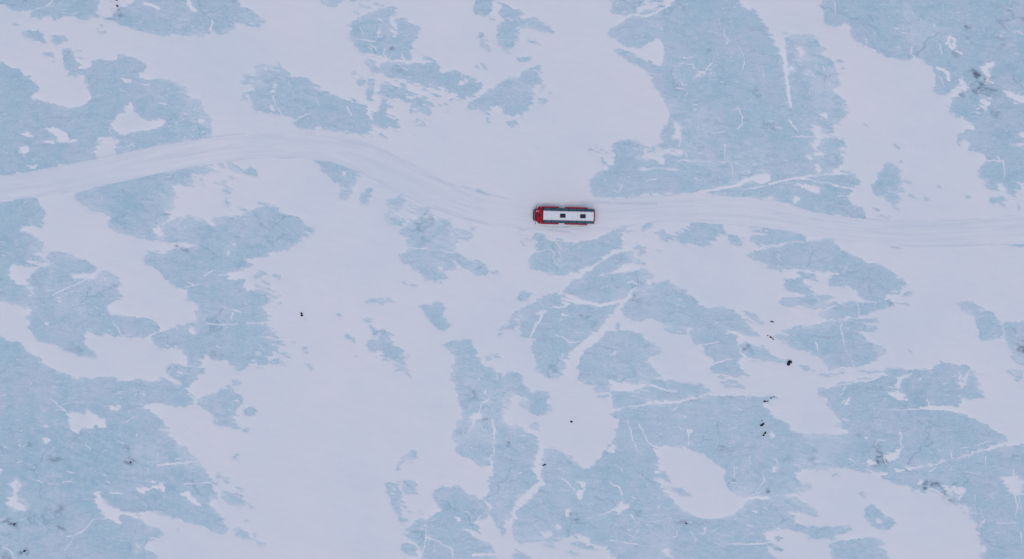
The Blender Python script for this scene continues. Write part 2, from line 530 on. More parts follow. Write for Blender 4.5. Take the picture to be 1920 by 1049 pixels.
S 0,285 60,285 120,290 60,300 70,340 20,310
L10 210,180 240,230
S 370,255 440,270 420,280 380,270
L12 330,430 370,430 430,475 520,470
S 370,560 390,560 395,600 380,595
L10 470,405 600,405
L10 220,580 280,585
L10 620,265 560,262
L10 380,360 390,400
L22 410,120 480,150 560,180 660,188 760,180 830,160
I 950,60 1000,30 1060,20 1080,45 1160,5 1200,45 1300,80 1350,130 1400,180 1470,215 1560,215 1650,230 1700,270 1740,310 1770,350 1830,400 1840,425 1760,420 1700,385 1620,380 1600,400 1700,430 1680,470 1700,530 1730,580 1700,620 1710,660 1740,690 1730,720 1680,730 1640,710 1600,720 1540,700 1480,670 1490,640 1540,630 1470,580 1430,530 1430,490 1370,480 1350,440 1370,420 1300,410 1200,400 1150,370 1180,350 1110,310 1060,290 1000,285 970,310 920,310 850,280 830,240 850,200 890,150
S 1000,30 1040,20 1080,60 1020,55
S 1300,380 1330,360 1390,370 1340,385 1330,420 1300,400
L14 1400,490 1480,480 1560,468
L12 1470,640 1580,615 1690,597
L8 1515,270 1540,360
L8 1540,500 1550,590
L14 1690,440 1700,490
I 1715,480 1760,475 1830,500 1900,530 1940,545 1940,605 1880,600 1780,580 1740,550 1710,510
I 1700,230 1770,255 1840,285 1890,325 1860,335 1820,305 1770,270
I 700,385 780,390 860,385 960,410 990,420 1000,450 1050,490 1100,520 1105,550 1030,570 1000,610 1050,650 1080,680 1100,720 1060,740 1080,760 1180,750 1240,780 1330,790 1400,800 1460,830 1460,860 1380,870 1280,900 1240,910 1100,910 1030,920 1000,940 880,960 770,980 750,920 750,860 700,850 640,850 610,830 630,800 540,790 490,760 500,700 490,650 520,590 560,530 600,510 650,470 690,430
S 695,755 760,760 840,770 920,785 1000,775 1060,770 1020,790 950,820 1030,840 1030,890 1020,850 960,835 860,840 740,850 730,800
S 740,570 770,530 790,545 760,575 720,575
L10 590,690 610,730
L16 1040,790 1110,820 1230,840
L10 620,885 730,855
D14 640,882 720,882
L14 770,980 870,965 1000,942 1030,935
S 1010,920 1050,900 1110,925 1080,945 1040,945
L14 1110,935 1240,918 1300,908
I 770,990 900,965 1020,945 1110,945 1240,925 1400,900 1540,880 1700,868 1880,880 1940,880 1940,1060 760,1060
S 1880,930 1900,915 1940,920 1940,990 1910,970
L12 1250,950 1210,985
L10 1045,950 1090,980 1090,1010
L8 1755,870 1755,930
D14 1570,775 1660,770
D14 1590,800 1720,800
D10 1690,780 1750,812
I -20,700 30,705 70,740 80,800 120,830 150,860 190,835 270,845 275,900 240,945 300,950 315,995 260,985 250,1020 200,1025 120,990 80,960 50,920 140,910 100,880 40,860 20,830 0,890 -20,890
I 40,150 60,120 100,95 150,105 110,145 60,160
D14 790,330 800,370
T 1440 524
I 120,45 150,0 160,-20 260,-20 270,40 300,40 310,80 350,105 280,105 200,95 140,75
I 455,-20 1030,-20 1030,20 1010,70 990,110 920,125 890,130 880,155 800,165 740,160 690,120 680,90 640,70 600,45 560,50 490,50 460,30
S 920,90 970,75 970,100 940,100
I 1000,125 1040,90 1070,80 1095,105 1060,130
I 80,180 110,140 250,135 360,122 480,130 440,160 400,200 370,215 310,210 290,190 200,205 120,195
I 380,260 460,220 560,190 620,165 660,180 740,185 850,165 930,155 950,190 910,215 820,235 700,270 650,285 600,265 570,290 520,295 430,285
L12 675,185 685,260
L10 380,250 500,200
D10 950,180 1040,180
D12 410,205 520,190
I 600,310 690,300 820,290 815,320 720,325
I 100,385 200,360 380,345 450,325 560,318 680,325 740,345 830,355 810,380 700,385 665,405 700,430 740,480 800,500 860,510 870,540 850,570 800,610 700,650 600,660 520,665 460,680 430,640 400,600 360,560 310,545 270,530 200,525 140,490 60,430 150,430 180,420 130,405
L14 545,335 555,410 575,490
L8 575,490 620,580 630,610
L12 630,610 640,655
S 545,400 570,400 565,430 550,430
S 720,345 770,350 800,345 790,360 740,365
L10 355,470 375,530
D10 40,430 150,428
I -20,540 20,560 80,590 140,600 180,625 150,630 100,620 30,615 -20,600
I 215,640 280,655 350,685 310,685 250,665
I 360,715 450,700 600,690 590,698 430,722
I 1430,190 1480,165 1540,155 1570,190 1610,215 1690,255 1715,300 1750,340 1755,440 1700,430 1690,450 1620,460 1580,430 1590,400 1560,350 1560,310 1540,280 1500,250 1440,220
L8 1570,270 1625,272
I 1770,330 1840,325 1940,325 1940,560 1880,565 1830,550 1830,520 1790,480 1780,400
I 1830,585 1940,570 1940,640 1880,630
I 1800,690 1860,685 1905,690 1890,740 1840,720
I 660,680 800,685 860,690 910,680 1000,670 1050,690 1000,700 1060,685 1240,680 1260,650 1300,640 1290,610 1370,630 1430,650 1490,640 1505,685 1560,690 1580,740 1590,780 1570,800 1600,840 1620,885 1530,900 1460,895 1440,940 1430,965 1380,950 1280,950 1200,945 1180,960 1140,965 1300,980 1480,1000 1490,1015 1470,1060 540,1060 500,1010 480,980 440,940 430,890 380,870 365,815 440,815 500,790 540,765 640,765 740,770 840,730 940,715 1000,720 960,710 850,710 780,705
S 1440,660 1460,720 1450,760 1470,800 1440,860 1450,890 1420,880 1450,830 1440,750
S 1490,690 1510,690 1500,740 1480,800 1460,820 1470,760
S 900,840 960,830 1000,860 1040,870 1060,910 1000,900 930,880
S 980,730 1100,700 1060,740 1010,750 1000,800 980,850 960,800
L8 840,985 1140,975
L18 1150,965 1290,972 1470,998
L10 1190,900 1210,950
S 590,880 605,890 600,940 580,940
L10 900,800 960,820
L14 480,798 640,773 760,760 820,735
D12 660,745 760,745
L16 600,705 760,715 870,705
I -20,880 50,880 50,890 0,915 -20,915
I -20,970 10,990 40,1030 60,1060 -20,1060
D12 1870,755 1880,765
D10 1060,535 1070,540
D10 1290,610 1330,625
T 0 786
I -20,-20 1210,-20 1240,40 1250,80 1280,90 1240,110 1310,150 1330,190 1400,220 1410,260 1460,295 1500,335 1540,370 1560,430 1590,480 1600,530 1630,560 1640,590 1580,600 1560,620 1600,680 1640,720 1670,760 1690,800 1685,860 1630,860 1560,830 1500,800 1400,780 1330,745 1240,740 1180,710 1110,690 1050,710 1000,710 1040,750 1070,790 1120,820 1180,830 1230,870 1190,885 1100,900 1090,940 1060,980 1130,1000 1180,1040 1200,1060 -20,1060
S 500,-20 800,-20 790,30 780,75 740,60 710,40 690,75 640,70 600,60 600,115 545,100 520,50
S 310,140 350,130 375,160 350,185
S 700,540 730,545 745,590 790,640 850,670 920,700 1010,705 1040,750 900,720 870,750 910,790 860,780 800,750 740,710 710,660 705,600
S 1015,520 1080,510 1180,500 1200,480 1240,510 1220,545 1170,525 1090,530 1080,560 1030,540
S 1050,455 1150,465 1190,480 1120,480
S 1350,560 1400,535 1440,580 1500,640 1520,660 1440,640 1400,600
S 800,545 910,550 900,570 820,560
S -20,360 30,370 30,400 -20,410
S 90,470 130,450 150,500 120,560 150,620 210,660 190,695 110,690 80,640 60,580 100,560
L16 1180,345 1310,330 1480,318
L10 1370,490 1580,475
L12 690,755 640,820 550,880 510,940 470,990
L10 690,755 790,750
L12 480,890 550,880
L10 1080,230 1140,238
L10 630,180 670,230
L10 250,450 320,480
L12 360,475 400,485
L14 470,475 520,470
L10 780,475 810,485
L12 300,40 350,55
L14 500,390 550,410
L10 0,745 50,740
L14 20,950 70,990 100,1040
L10 860,150 920,185
L10 620,610 700,605
L10 130,320 180,315
L10 760,250 800,235
L12 1310,300 1380,290
L12 880,430 920,445
S 1000,930 1050,940 1060,1000 1030,980
I 1590,-20 1650,-20 1700,-10 1760,30 1810,70 1760,70 1700,50 1640,40
D16 1840,75 1865,90
D12 1740,280 1790,270
D14 1490,360 1530,380
D16 1630,440 1650,410
D18 1690,460 1710,480
D14 1590,470 1630,490
D12 1780,515 1820,530
I 1670,545 1740,550 1800,590 1840,640 1790,645 1710,620 1680,590
D10 1870,640 1880,660
I 1735,830 1800,820 1860,860 1900,900 1830,900 1760,870
D12 1825,755 1840,760
D10 1330,820 1340,835
I 1890,845 1940,850 1940,920 1905,920
T 480 786
I -20,900 20,905 80,945 40,945 -20,925
D10 -10,860 10,860
I 1090,275 1140,260 1160,225 1190,235 1195,280 1215,310 1170,295 1130,305 1095,310
D12 1085,330 1105,325
D14 1060,385 1075,350
I 970,490 1000,485 1000,570 980,565
I 1010,485 1060,490 1060,530 1100,560 1080,600 1050,620 1070,670 1100,720 1110,770 1080,785 1060,730 1020,660 1005,600 1040,570 1040,520
I 1085,465 1130,470 1150,460 1185,490 1190,570 1140,565 1090,520 1120,500
I 1110,870 1140,820 1190,770 1240,740 1270,760 1320,720 1400,705 1370,660 1330,610 1325,570 1340,530 1420,515 1500,510 1550,535 1570,560 1640,590 1700,620 1740,670 1750,700 1780,690 1760,640 1700,600 1750,580 1745,520 1760,440 1780,420 1775,380 1780,280 1780,200 1790,130 1770,30 1750,-20 1850,-20 1850,40 1940,60 1940,640 1910,700 1900,750 1840,760 1835,800 1860,850 1845,880 1820,820 1780,760 1740,720 1720,760 1660,740 1640,780 1670,820 1650,850 1600,830 1540,830 1600,860 1640,900 1700,920 1760,940 1790,1000 1800,1060 1240,1060 1250,1000 1200,1030 1150,1020 1095,990 1080,940 1130,930 1150,960 1170,920
S 1480,735 1520,740 1530,770 1500,780
L12 1280,770 1270,850 1260,950 1250,980
L14 1270,880 1340,910 1440,965 1470,980
L20 1620,1018 1810,1018
L10 1450,560 1460,640 1480,660
L10 1530,690 1590,710 1620,750
L12 1300,870 1290,910
L10 1330,985 1325,1000
L12 1460,980 1470,1040
S 1210,960 1250,980 1230,1050 1200,1040
L16 1170,930 1220,970
L14 1680,720 1640,780
L14 1720,680 1760,760
D10 1210,690 1265,725
D10 1135,695 1150,697
I 1510,-20 1620,-20 1600,60 1590,100 1530,180 1490,180 1465,150 1480,110 1510,70
I 1500,200 1580,110 1640,40 1670,0 1680,-20 1750,-20 1760,40 1775,130 1770,200 1750,300 1740,350 1680,360 1650,340 1600,295 1560,290 1510,240
S 1855,-20 1940,-20 1940,45 1860,40
L16 1770,-10 1785,120
T 960 786
I -20,55 60,60 100,100 150,120 200,150 190,230 170,300 160,380 180,430 190,470 150,500 90,560 30,620 -20,660
L10 0,405 70,410
I 130,40 170,25 210,50 180,75 145,65
I 250,230 300,230 360,250 430,280 450,320 490,355 540,380 600,375 640,340 670,290 700,240 730,200 750,170 790,130 800,60 810,-20 1940,-20 1940,1060 800,1060 720,1000 700,960 600,930 590,890 510,870 410,880 380,900 280,910 180,915 60,930 20,900 10,860 10,790 40,750 30,700 100,640 150,600 180,560 200,520 250,510 240,470 215,430 210,390 240,350 235,280
S 1040,190 1080,205 1130,210 1220,200 1300,215 1360,240 1440,260 1500,310 1550,350 1590,380 1590,450 1620,510 1680,560 1760,580 1760,620 1700,670 1650,710 1550,745 1440,745 1350,715 1290,690 1240,650 1190,600 1130,550 1120,520 1100,480 1040,450 1120,450 1180,470 1170,410 1110,380 1100,300 1080,260
I 1180,520 1240,510 1300,530 1350,570 1290,570 1220,545
D10 1130,520 1190,520
L22 1700,590 1800,590 1910,585
L14 1790,570 1860,540
S 480,570 510,520 500,460 545,480 540,540 520,600 500,600
L14 370,450 430,490 470,540
L10 360,540 480,545
S 750,690 800,640 830,600 850,640 890,620 880,670 800,710
L14 740,480 800,510 820,570
L12 560,745 680,710 760,680
L14 900,590 920,600
L16 895,720 920,750
L14 870,20 890,90 905,165
L14 950,45 980,100 1010,165 1050,200
L10 920,200 965,275
S 950,295 990,300 985,315
L12 1310,80 1325,130 1320,190
L10 1660,350 1665,440
L10 1770,280 1780,400 1785,460
L12 1630,470 1720,490 1790,490
L14 1880,420 1890,460 1860,490
L8 1090,640 1100,700
L10 730,910 960,945 1180,960
L10 1130,900 1235,870 1230,830
L10 1330,840 1370,890 1370,920
S 1430,810 1460,810 1440,880
L14 1610,925 1780,930 1915,925
L10 860,850 915,890
S 330,790 380,790 370,830 340,830
S 200,830 240,850 290,830 300,880 260,900 220,880
S 390,690 420,650 430,700 460,690 400,750
S 1120,990 1160,950 1190,1000 1190,1040 1140,1020
L10 780,340 830,400
S 1300,90 1350,75 1330,115
L10 1880,650 1915,670
S 1870,860 1940,820 1940,880
L8 920,760 1060,770 1200,735
S 1090,380 1120,400 1090,410 1050,390
S 700,240 760,190 790,210 770,260 730,270
I 230,940 300,930 310,960
I 430,930 520,925 570,945 650,990 600,980 540,965 470,950
I 405,985 440,980 520,1030 460,1020
I 20,1020 80,1015 160,1050 170,1060 10,1060
D10 30,985 90,1000
T 1440 786
I -20,-20 60,-20 130,30 170,85 240,110 330,110 460,118 560,100 610,95 560,60 490,45 540,10 600,-20 1500,-20 1560,15 1640,50 1740,100 1800,130 1800,165 1600,230 1400,290 1290,310 1200,345 1060,360 960,390 880,395 820,415 740,400 700,390 640,380 560,355 480,345 420,370 360,375 330,355 240,365 220,385 165,385 200,430 220,470 260,500 250,520 180,540 110,555 40,575 -20,580
S 20,360 60,340 90,370 50,410 25,390
S 105,320 140,325 155,350 120,340
S 330,290 410,310 390,335 340,325
S 860,270 930,265 960,240 1000,210 990,260 960,300 900,325 870,330
L14 1000,100 990,160 1005,210 980,260
S 970,110 1000,95 1010,120
L14 810,190 830,160 870,155
S 730,325 790,318 840,345 760,345
S 720,120 745,130 740,150 715,145
L10 600,290 660,330
S 0,95 40,90 45,140 10,150
L10 1440,220 1580,190 1790,135
L10 1575,195 1585,240
L12 1360,240 1370,290
L10 1130,70 1150,140
S 550,130 600,125 595,145
L8 1000,350 1120,340
L14 55,290 75,340
I 840,430 960,400 1100,375 1240,350 1330,310 1500,275 1640,240 1800,205 1900,185 1940,180 1940,1060 1640,1060 1590,1020 1580,1000 1640,960 1620,940 1580,940 1580,860 1560,830 1560,790 1530,760 1500,740 1500,700 1510,650 1480,640 1410,640 1370,620 1340,580 1290,545 1200,525 1110,528 1060,510 960,490 900,460
S 1310,500 1350,495 1400,505 1480,510 1470,560 1430,600 1390,585 1350,550
S 1760,430 1860,420 1910,460 1900,520 1880,570 1830,575 1780,530 1750,480
L14 1870,560 1910,560
L10 1840,570 1860,660 1850,740
L10 1870,590 1890,670
L12 1700,780 1880,775
L10 1620,750 1570,815
L10 1550,560 1540,640 1560,700
S 1500,690 1570,700 1580,715 1510,705
L10 1470,395 1570,415 1590,400
L10 1490,420 1495,450
L10 1830,370 1840,420
L10 1630,280 1630,350
S 1140,470 1165,465 1160,490 1105,495
L10 1690,850 1720,855
L12 1890,850 1900,940
L10 1660,900 1700,905
S 1600,955 1640,950 1620,1000 1590,1000
I -20,600 50,590 130,580 210,580 240,620 310,650 360,680 370,720 320,715 260,690 200,680 130,670 180,710 190,760 170,795 220,810 300,810 480,810 600,800 620,815 580,850 520,855 480,880 410,890 330,885 280,855 220,830 160,810 120,820 80,800 20,830 -20,810
I 715,680 770,630 850,690 850,720 900,740 940,770 930,800 890,830 830,820 770,795 740,760 720,720
S 810,740 840,750 850,790 820,790
I 460,940 520,910 620,905 740,890 800,890 850,910 890,935 830,940 850,980 880,1010 920,1060 480,1060 470,1000 500,970
I 440,895 540,885 480,905
L10 480,940 540,960
L10 580,920 590,960
L10 500,850 560,820
I 40,890 70,875 95,890 60,910
I 0,920 60,945 120,980 80,985 20,950
I -20,970 20,1000 50,1050 -20,1060
D14 275,485 310,500
D12 700,550 735,580
D10 480,410 520,405
"""
W, H = 1920, 1049

def fill_poly(shape, pts):
    """even-odd fill of one outline on a raster"""
    h, w = shape
    D = np.zeros((h, w + 1), np.uint8)
    n = len(pts)
    for i in range(n):
        (x0, y0), (x1, y1) = pts[i], pts[(i + 1) % n]
        if y0 == y1:
            continue
        if y0 > y1:
            x0, y0, x1, y1 = x1, y1, x0, y0
        r0, r1 = max(0, math.ceil(y0 - 0.5)), min(h, math.ceil(y1 - 0.5))
        if r1 <= r0:
            continue
        rows = np.arange(r0, r1)
        xc = x0 + (rows + 0.5 - y0) * (x1 - x0) / (y1 - y0)
        idx = np.clip(np.ceil(xc - 0.5), 0, w).astype(int)
        D[rows, idx] ^= 1
    return np.bitwise_xor.accumulate(D, axis=1)[:, :w].astype(bool)

def line_dist(arr_shape, pts):
    """distance of raster cells to a polyline (cells far from it get 1e3)"""
    h, w = arr_shape
    out = np.full((h, w), 1e3, np.float32)
    for (x0, y0), (x1, y1) in zip(pts[:-1], pts[1:]):
        pad = 30
        a0, a1 = int(max(0, min(x0, x1) - pad)), int(min(w, max(x0, x1) + pad))
        b0, b1 = int(max(0, min(y0, y1) - pad)), int(min(h, max(y0, y1) + pad))
        if a1 <= a0 or b1 <= b0:
            continue
        X, Y = np.meshgrid(np.arange(a0, a1) + 0.5, np.arange(b0, b1) + 0.5)
        dx, dy = x1 - x0, y1 - y0
        t = np.clip(((X - x0) * dx + (Y - y0) * dy) / max(1e-6, dx * dx + dy * dy), 0, 1)
        d = np.hypot(X - x0 - t * dx, Y - y0 - t * dy)
        out[b0:b1, a0:a1] = np.minimum(out[b0:b1, a0:a1], d)
    return out

R = 2                                        # raster cells per survey pixel
ICE = np.zeros((H * R, W * R), np.float32)
VEIN = np.zeros((H * R, W * R), np.float32)
FAINT = np.zeros((H * R, W * R), np.float32)   # how thin the drift in a crack is
tiles = []
for ln in SURVEY.strip().splitlines():
    k, rest = ln.split(" ", 1)
    if k == "T":
        ox, oy = map(int, rest.split())
        tiles.append((ox, oy, []))
    else:
        tiles[-1][2].append((k, [tuple(map(float, p.split(","))) for p in rest.split()]))
for ox, oy, items in tiles:
    hh = 263 if oy == 786 else 262
    sc = (480 / 1915 if oy == 786 else 0.25) * R
    m = np.zeros((hh * R, 480 * R), bool)
    vn = np.zeros((hh * R, 480 * R), bool)
    fa = np.zeros((hh * R, 480 * R), np.float32)
    for k, pts in items:
        p = [(x * sc, y * sc) for x, y in pts]
        if k == "I":
            m |= fill_poly(m.shape, p)
        elif k == "S":
            m &= ~fill_poly(m.shape, p)
        else:
            d = line_dist(m.shape, p) < float(k[1:]) * 0.5 * sc * ((0.74 if float(k[1:]) < 16 else 0.95) if k[0] == "L" else 0.9)
            if k[0] == "L":
                vn |= d
                fa[line_dist(m.shape, p) < float(k[1:]) * 0.5 * sc + 2] = float(np.interp(float(k[1:]), [8, 10, 12, 14, 18], [0.85, 0.74, 0.58, 0.36, 0.05]))
                if float(k[1:]) >= 18: m &= ~d
            else:
                m |= d
    ICE[oy * R:(oy + hh) * R, ox * R:(ox + 480) * R] = m
    VEIN[oy * R:(oy + hh) * R, ox * R:(ox + 480) * R] = vn
    FAINT[oy * R:(oy + hh) * R, ox * R:(ox + 480) * R] = fa

def fft_blur(a, sig):
    p = int(sig * 4) + 2
    b = np.pad(a, p, mode="reflect")
    fy = np.fft.fftfreq(b.shape[0])[:, None]
    fx = np.fft.rfftfreq(b.shape[1])[None, :]
    g = np.exp(-2 * (math.pi * sig) ** 2 * (fx * fx + fy * fy))
    o = np.fft.irfft2(np.fft.rfft2(b) * g, s=b.shape)
    return o[p:-p, p:-p].astype(np.float32)

rng = np.random.default_rng(11)
NH, NW = 1200, 2048
def noise_field(sx, sy, rot=0.0):
    """periodic gaussian noise, correlation sx by sy survey pixels, turned by rot (image down-right positive)"""
    fy = np.fft.fftfreq(NH)[:, None]
    fx = np.fft.rfftfreq(NW)[None, :]
    c, s = math.cos(rot), math.sin(rot)
    u, v = fx * c + fy * s, -fx * s + fy * c
    g = np.exp(-2 * math.pi ** 2 * ((u * sx) ** 2 + (v * sy) ** 2))
    o = np.fft.irfft2(np.fft.rfft2(rng.standard_normal((NH, NW))) * g, s=(NH, NW))
    o -= o.mean()
    return (o / o.std()).astype(np.float32)

def samp(a, x, y, res=1.0, mode="wrap"):
    """bilinear look-up of a raster at survey pixels x, y"""
    u, v = x * res - 0.5, y * res - 0.5
    h, w = a.shape
    if mode == "mirror":
        u = np.abs(np.mod(u, 2 * (w - 1))); u = np.where(u > w - 1, 2 * (w - 1) - u, u)
        v = np.abs(np.mod(v, 2 * (h - 1))); v = np.where(v > h - 1, 2 * (h - 1) - v, v)
    i, j = np.floor(u).astype(np.int64), np.floor(v).astype(np.int64)
    fu, fv = (u - i).astype(np.float32), (v - j).astype(np.float32)
    i0, i1, j0, j1 = i % w, (i + 1) % w, j % h, (j + 1) % h
    if mode == "mirror":
        i1 = np.minimum(i + 1, w - 1); j1 = np.minimum(j + 1, h - 1)
    return (a[j0, i0] * (1 - fu) * (1 - fv) + a[j0, i1] * fu * (1 - fv) + a[j1, i0] * (1 - fu) * fv + a[j1, i1] * fu * fv)

ICE_S = fft_blur(ICE, 1.5)
ICE_M = fft_blur(ICE, 9.0)
ICE_H = fft_blur(ICE, 4.5)
VEIN_S = fft_blur(VEIN, 1.3)
ICE_W = fft_blur(ICE, 34.0)
n_fine = noise_field(1.1, 1.1)
n_sm = noise_field(2.4, 2.4)
n_sm2 = noise_field(2.4, 2.4)
n_md = noise_field(7, 7)
n_md2 = noise_field(7, 7)
n_lg = noise_field(30, 30)
n_hu = noise_field(90, 90)
n_st = noise_field(4.2, 0.9, math.radians(14))
n_st2 = noise_field(9.0, 1.6, math.radians(22))
n_st3 = noise_field(3.2, 0.9, math.radians(78))
n_st4 = noise_field(3.4, 0.9, math.radians(-38))
n_lg2 = noise_field(34, 34)
n_sas = noise_field(26, 5, math.radians(20))

# the packed track: upper and lower edge (image rows) as the track runs left to right
TU = np.array([(-60, 340), (0, 330), (60, 321), (130, 308), (200, 294), (300, 272), (400, 258), (480, 250), (560, 250), (640, 258), (700, 274), (760, 304), (830, 338), (900, 361), (960, 376), (1000, 381), (1110, 377), (1200, 370), (1300, 365), (1400, 369), (1450, 380), (1530, 399), (1620, 412), (1700, 416), (1800, 414), (1920, 404), (1990, 398)], float)
TL = np.array([(-60, 381), (0, 376), (70, 370), (140, 359), (200, 347), (300, 326), (400, 307), (480, 297), (560, 298), (620, 304), (680, 326), (740, 357), (800, 386), (860, 408), (920, 423), (1000, 432), (1050, 434), (1130, 428), (1200, 420), (1260, 415), (1350, 421), (1440, 428), (1520, 442), (1600, 452), (1700, 462), (1800, 462), (1920, 458), (1990, 455)], float)
# wheel ruts cut by traffic; those beside the truck also carry painted shade: (depth, width in pixels, course)
RUTS = [
 (2.2, 1.5, [(1006, 384.5), (1020, 384), (1040, 384.5), (1044, 383), (1075, 380.5), (1112, 379.5), (1140, 379)]),
 (1.1, 2.6, [(1060, 384), (1100, 383.5), (1160, 381), (1230, 381)]),
 (2.0, 1.3, [(1000, 421), (1012, 423.5), (1035, 424.8), (1062, 424.8), (1085, 423), (1104, 421.5)]),
 (1.1, 1.6, [(1030, 430), (1062, 434), (1085, 434), (1112, 432), (1150, 428), (1200, 420)]),
 (0.7, 2.2, [(700, 274), (730, 288), (767, 309)]),
 (0.8, 2.2, [(792, 325), (815, 333), (850, 349)]),
 (0.7, 1.8, [(868, 349), (885, 353), (916, 366)]),
 (0.4, 3.5, [(850, 355), (880, 366), (905, 376)]),
 (0.5, 1.4, [(687, 329), (740, 352), (805, 381), (860, 402), (925, 424)]),
 (0.45, 1.4, [(690, 341), (735, 357), (780, 378)]),
 (0.45, 1.3, [(470, 297), (560, 298), (592, 300)]),
 (0.7, 4.5, [(480, 256), (560, 256), (640, 262), (690, 272)]),
 (0.5, 1.6, [(1450, 398), (1515, 410), (1600, 421), (1680, 424), (1715, 424)]),
 (0.45, 3.5, [(1660, 423), (1720, 424), (1800, 419), (1870, 412), (1925, 410)]),
 (0.4, 2.0, [(1560, 448), (1640, 459), (1720, 463), (1860, 458)]),
 (0.4, 2.0, [(1860, 430), (1925, 424)]),
 (0.5, 1.4, [(0, 374), (70, 368), (140, 359), (185, 349)]),
 (0.4, 2.2, [(30, 345), (100, 337), (160, 336)]),
 (0.4, 1.4, [(0, 331), (60, 322), (130, 309), (260, 280), (380, 262)]),
 (0.4, 1.6, [(40, 352), (150, 336), (300, 300), (420, 280), (520, 272)]),
 (0.35, 1.6, [(200, 318), (330, 288), (450, 272)]),
 (0.35, 1.6, [(1140, 398), (1240, 388), (1340, 386), (1440, 394), (1540, 412)]),
 (0.35, 1.6, [(1130, 412), (1240, 402), (1340, 400), (1440, 410), (1560, 430), (1700, 440), (1920, 432)]),
 (0.3, 1.6, [(1140, 405), (1260, 394), (1360, 393), (1460, 402)]),
 (0.3, 1.6, [(940, 392), (880, 388), (820, 362), (760, 330), (700, 300), (640, 282)]),
 (0.3, 1.6, [(950, 415), (880, 398), (800, 362), (740, 336), (680, 312), (600, 288)]),
 (0.22, 4.0, [(1083, 0), (1078, 60), (1062, 130), (1045, 200), (1030, 260)]),
 (0.18, 3.0, [(640, 470), (635, 540), (640, 600), (690, 650)]),
]
RUT = np.zeros((H, W), np.float32)
for dep, wid, pts in RUTS:
    d = line_dist(RUT.shape, pts)
    RUT = np.maximum(RUT, dep * np.exp(-(d / wid) ** 2))
# sediment melted out of the ice, plus a faint dark patch beside one rock: (x, y, radius px, strength)
DIRT = np.zeros((H, W), np.float32)
yy, xx = np.mgrid[0:H, 0:W].astype(np.float32)
for (x, y, rx, ry, s) in [
 (1836, 139, 8, 7, 1.6), (1843, 146, 11, 8, 1.2), (1850, 172, 26, 10, .6), (1838, 160, 16, 10, .7), (1857, 149, 5, 6, .8), (1862, 131, 5, 3, .6), (1838, 207, 7, 6, 1.6), (1848, 165, 20, 8, .55), (1815, 139, 6, 4, .5),
 (1808, 175, 8, 4, .6), (1870, 208, 5, 5, .55), (1883, 16, 10, 5, .5), (1811, 52, 4, 4, .6), (1915, 34, 6, 6, .5), (1875, 80, 8, 10, .35), (1788, 98, 14, 5, .35),
 (1648, 858, 8, 16, 1.2), (1652, 866, 6, 6, 1.3), (1640, 835, 8, 14, .4), (1610, 814, 10, 4, .4), (1676, 848, 5, 3, .4),
 (1745, 909, 13, 4, 1.7), (1760, 912, 8, 5, 1.5), (1773, 923, 12, 7, .7), (1790, 940, 12, 7, .5), (1786, 908, 8, 3, .6), (1805, 963, 5, 9, .7),
 (218, 14, 8, 10, 1.2), (216, 29, 10, 7, 1.1), (206, 36, 9, 4, .5), (100, 858, 10, 4, .8), (244, 866, 7, 6, .8), (232, 840, 5, 6, .4), (104, 958, 9, 5, .6), (101, 966, 5, 9, .3), (112, 993, 5, 8, .5),
 (28, 983, 8, 6, 1.0), (43, 1035, 7, 5, .7), (10, 1042, 7, 9, .5), (55, 836, 3, 2, .8), (42, 803, 3, 2, .5), (160, 904, 3, 2, .7), (140, 655, 12, 6, .4), (400, 660, 18, 8, .45), (412, 664, 8, 5, .5),
 (330, 459, 10, 6, .8), (345, 466, 14, 6, .5), (312, 400, 6, 8, .7), (310, 394, 8, 3, .6), (98, 475, 6, 4, .7), (68, 492, 8, 3, .5), (730, 92, 6, 4, .8), (747, 132, 10, 4, .45), (1190, 20, 6, 5, .4),
 (1188, 564, 8, 5, .5), (1092, 588, 10, 1.8, .7), (1405, 650, 5, 4, .9), (1300, 750, 20, 2, .5), (1320, 744, 18, 1.8, .6), (1360, 742, 20, 1.8, .5), (1360, 842, 14, 6, .45), (1371, 845, 5, 4, .5), (1290, 981, 16, 3, .45), (1320, 976, 12, 3, .4),
 (1522, 855, 8, 14, .4), (1476, 860, 5, 5, .6), (1442, 921, 5, 4, .8), (1915, 655, 12, 9, .8), (1900, 622, 5, 8, .4), (1170, 992, 10, 3, .4), (1085, 974, 6, 8, .3), (1065, 968, 10, 6, .35), (1483, 206, 3, 3, .9), (1388, 165, 3, 2, .9),
 (780, 415, 10, 4, .6), (808, 412, 8, 8, .5), (795, 430, 5, 20, .35), (873, 813, 5, 6, .6), (950, 830, 6, 10, .5), (907, 785, 8, 3, .5), (880, 810, 3, 8, .4), (892, 738, 6, 9, .5), (1660, 720, 60, 10, .12), (570, 592, 6, 4, .25)]:  # last entry darkens the snow just right of the two-lobed rock
    g = np.exp(-(((xx - x) / rx) ** 2 + ((yy - y) / ry) ** 2))
    DIRT = np.maximum(DIRT, s * g)
